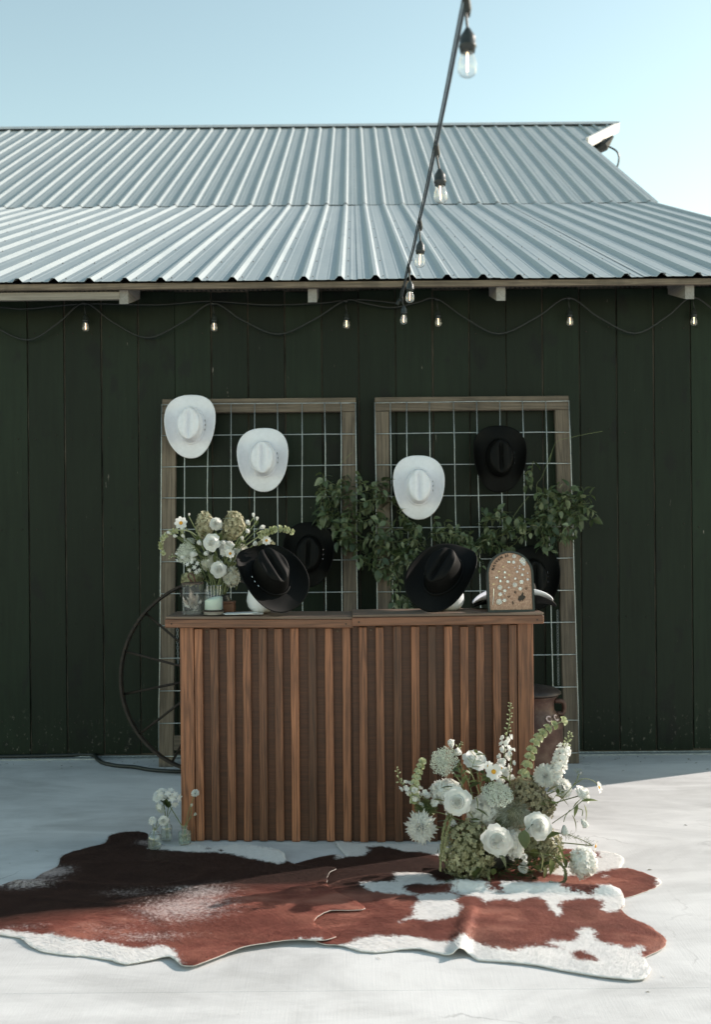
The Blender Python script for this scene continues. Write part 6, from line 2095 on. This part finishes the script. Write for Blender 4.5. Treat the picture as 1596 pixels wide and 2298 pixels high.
# ------------------------------------------------------------------ leafy garlands on the trellises
def gp1(*ps): return [(664 + a_ * .176, 1021.7 + b2 * .176) for a_, b2 in ps]
def gp2(*ps): return [(1047.3 + a_ * .2, 957.9 + b2 * .2) for a_, b2 in ps]
poly1 = gp1((285, 330), (370, 180), (560, 150), (760, 200), (900, 290), (1080, 230), (1200, 330), (1230, 480), (1290, 540), (1390, 700), (1450, 830), (1596, 880), (1596, 1180), (1500, 1300), (1440, 1500), (1480, 1750),
            (1540, 1990), (1200, 1990), (1180, 1850), (1100, 1700), (1220, 1600), (980, 1450), (900, 1380), (790, 1440), (700, 1320), (500, 1380), (460, 1230), (540, 1000), (380, 820), (280, 960), (280, 600))
poly2 = gp2((690, 360), (800, 370), (830, 560), (920, 640), (1050, 600), (1200, 700), (1400, 620), (1480, 650), (1380, 800), (1470, 930), (1390, 1090), (1230, 1050), (1210, 1240), (1060, 1280), (980, 1440), (800, 1350), (690, 1180),
            (560, 1350), (430, 1450), (300, 1420), (150, 1600), (0, 1560), (-350, 1250), (-400, 1050), (-100, 1050), (70, 1080), (180, 920), (310, 870), (480, 980), (580, 1050), (720, 900), (740, 720), (660, 620))
LEAVES = []
for tn in (0.05, 0.15, 0.25, 0.35, 0.45, 0.55, 0.7, 0.85, 0.97):
    for (w_, fo, drp) in ((.30, .15, .15), (.36, .45, .3), (.26, .2, .5)):
        LEAVES.append(leaf_mesh(1.0, w_, fo, drp, 5, tn).mesh('leaf', M_['ivy'], True))
def garland(polys, label, seed, extra=()):
    r = random.Random(seed)
    xs = [p[0] for q, _ in polys for p in q]; ys = [p[1] for q, _ in polys for p in q]
    cz = at(sum(xs) / len(xs), sum(ys) / len(ys), 6.1)
    t = empty('leafy_garland', cz, label, 'garland', 'smilax garlands on the trellises')
    spots = []
    stems = 0
    sm = []
    for poly, n_leaf in polys:
        guard = 0
        goal = len(spots) + n_leaf
        xs = [p[0] for p in poly]; ys = [p[1] for p in poly]
        while len(spots) < goal and guard < 4000:
            guard += 1
            x, y = r.uniform(min(xs), max(xs)), r.uniform(min(ys), max(ys))
            if not inside((x, y), poly): continue
            ang = r.choice([r.uniform(-2.6, -.5), r.uniform(-pi, 0), r.uniform(0, 2 * pi)])
            dep = r.uniform(0.015, 0.13)
            line = []
            for k in range(r.randint(4, 9)):
                line.append((x, y, dep))
                ang += r.uniform(-.5, .5)
                x += 11 * cos(ang); y -= 11 * sin(ang)
                dep = max(0.012, min(0.16, dep + r.uniform(-.02, .02)))
                if not inside((x, y), poly): break
            if len(line) < 2: continue
            wp = []
            for (a_, b2, c_) in line:
                z = at(a_, b2, 6.1).z
                wp.append(at(a_, b2, panel_y(z) - c_) - cz)
            sm.append(wp)
            for k, p in enumerate(wp):
                tg = (wp[min(k + 1, len(wp) - 1)] - wp[max(k - 1, 0)]).normalized()
                for sg in ((1, -1) if r.random() < .55 else (r.choice((1, -1)),)):
                    sd_ = tg.cross(Vector((0, 1, 0)))
                    if sd_.length < .1: sd_ = Vector((1, 0, 0))
                    d = (tg * .5 + sd_.normalized() * sg * .8 + Vector((0, r.uniform(-.8, .25), r.uniform(-.8, .1)))).normalized()
                    spots.append((p + d * .004, d, r.choice((r.uniform(.030, .050), r.uniform(.046, .074)))))
    for ex in extra:
        wp = []
        for (a_, b2) in ex:
            z = at(a_, b2, 6.1).z
            wp.append(at(a_, b2, panel_y(z) - .05) - cz)
        sm.append(wp)
    for wp in sm:
        stems += 1
    b_ = MB(); b_.tint = .4
    for wp in sm:
        b_.tube(bez(wp, 3), .0014, 4, False)
    b_.build('vine_stems', M_['stem'], t)
    r.shuffle(spots)
    for (p, d, L) in spots[:300]:
        o = link('leaf', LEAVES[min(len(LEAVES) - 1, int(r.triangular(0, len(LEAVES), len(LEAVES) * .35)))], t)
        q = d.to_track_quat('Y', 'Z').to_matrix().to_4x4()
        o.matrix_local = Matrix.Translation(p) @ q @ Matrix.Rotation(r.uniform(-1.2, 1.2), 4, 'Y') @ Matrix.Scale(L, 4)
    if len(spots) > 300:
        b_ = MB()
        for (p, d, L) in spots[300:]:
            leaf_at(b_, p, d, L, r.choice((.28, .34)), r, r.triangular(0, 1, .3))
        tag(b_.build('leaves', M_['ivy'], t, True), kind='stuff')
garland([(poly1, 720)], 'dense leafy green garland hanging between the two trellises', 51, extra=[gp1((560, 120), (600, 80), (720, -40)), gp1((600, 330), (700, 300), (660, 230))])
poly2a = gp2((690, 360), (800, 370), (830, 560), (920, 640), (1050, 600), (1200, 700), (1400, 600), (1490, 650), (1380, 800), (1480, 930), (1400, 1100), (1270, 1050), (1210, 1240), (1060, 1280), (980, 1440), (800, 1350), (760, 1150), (700, 1000), (740, 720), (650, 620))
poly2b = gp2((560, 1350), (430, 1450), (300, 1420), (150, 1600), (0, 1560), (-250, 1330), (-560, 1290), (-600, 1060), (-380, 990), (-100, 1060), (70, 1060), (180, 920), (310, 860), (480, 980), (700, 1000), (760, 1250))
garland([(poly2a, 330), (poly2b, 290)], 'leafy green garland on the trellis post above the arched pin board', 52, extra=[gp2((930, 420), (1000, 180), (1170, 120), (1380, 75), (1530, 50)), gp2((420, 1200), (560, 960), (700, 780)), gp2((800, 850), (790, 650), (850, 560), (950, 300))])

# ------------------------------------------------------------------ bits of litter along the wall foot
lt = MB()
lr = random.Random(77)
for k in range(170):
    x = lr.uniform(-2.4, 2.5); y = 6.24 - abs(lr.gauss(0, .10)) if lr.random() < .7 else lr.uniform(2.6, 6.2)
    a_ = lr.uniform(0, pi); L = lr.uniform(.004, .016); w_ = lr.uniform(.001, .004)
    c_, d_ = cos(a_), sin(a_)
    lt.add([(x - c_ * L, y - d_ * L, .001), (x + d_ * w_, y - c_ * w_, .003), (x + c_ * L, y + d_ * L, .0015), (x - d_ * w_, y + c_ * w_, .004)], [(0, 1, 2, 3)], lr.random())
tag(lt.build('leaf_litter', tinted('dry_litter', (0.05, 0.04, 0.03), (0.45, 0.40, 0.30), 0.9)), 'tiny dry leaf and straw bits scattered on the concrete', 'litter', kind='stuff')
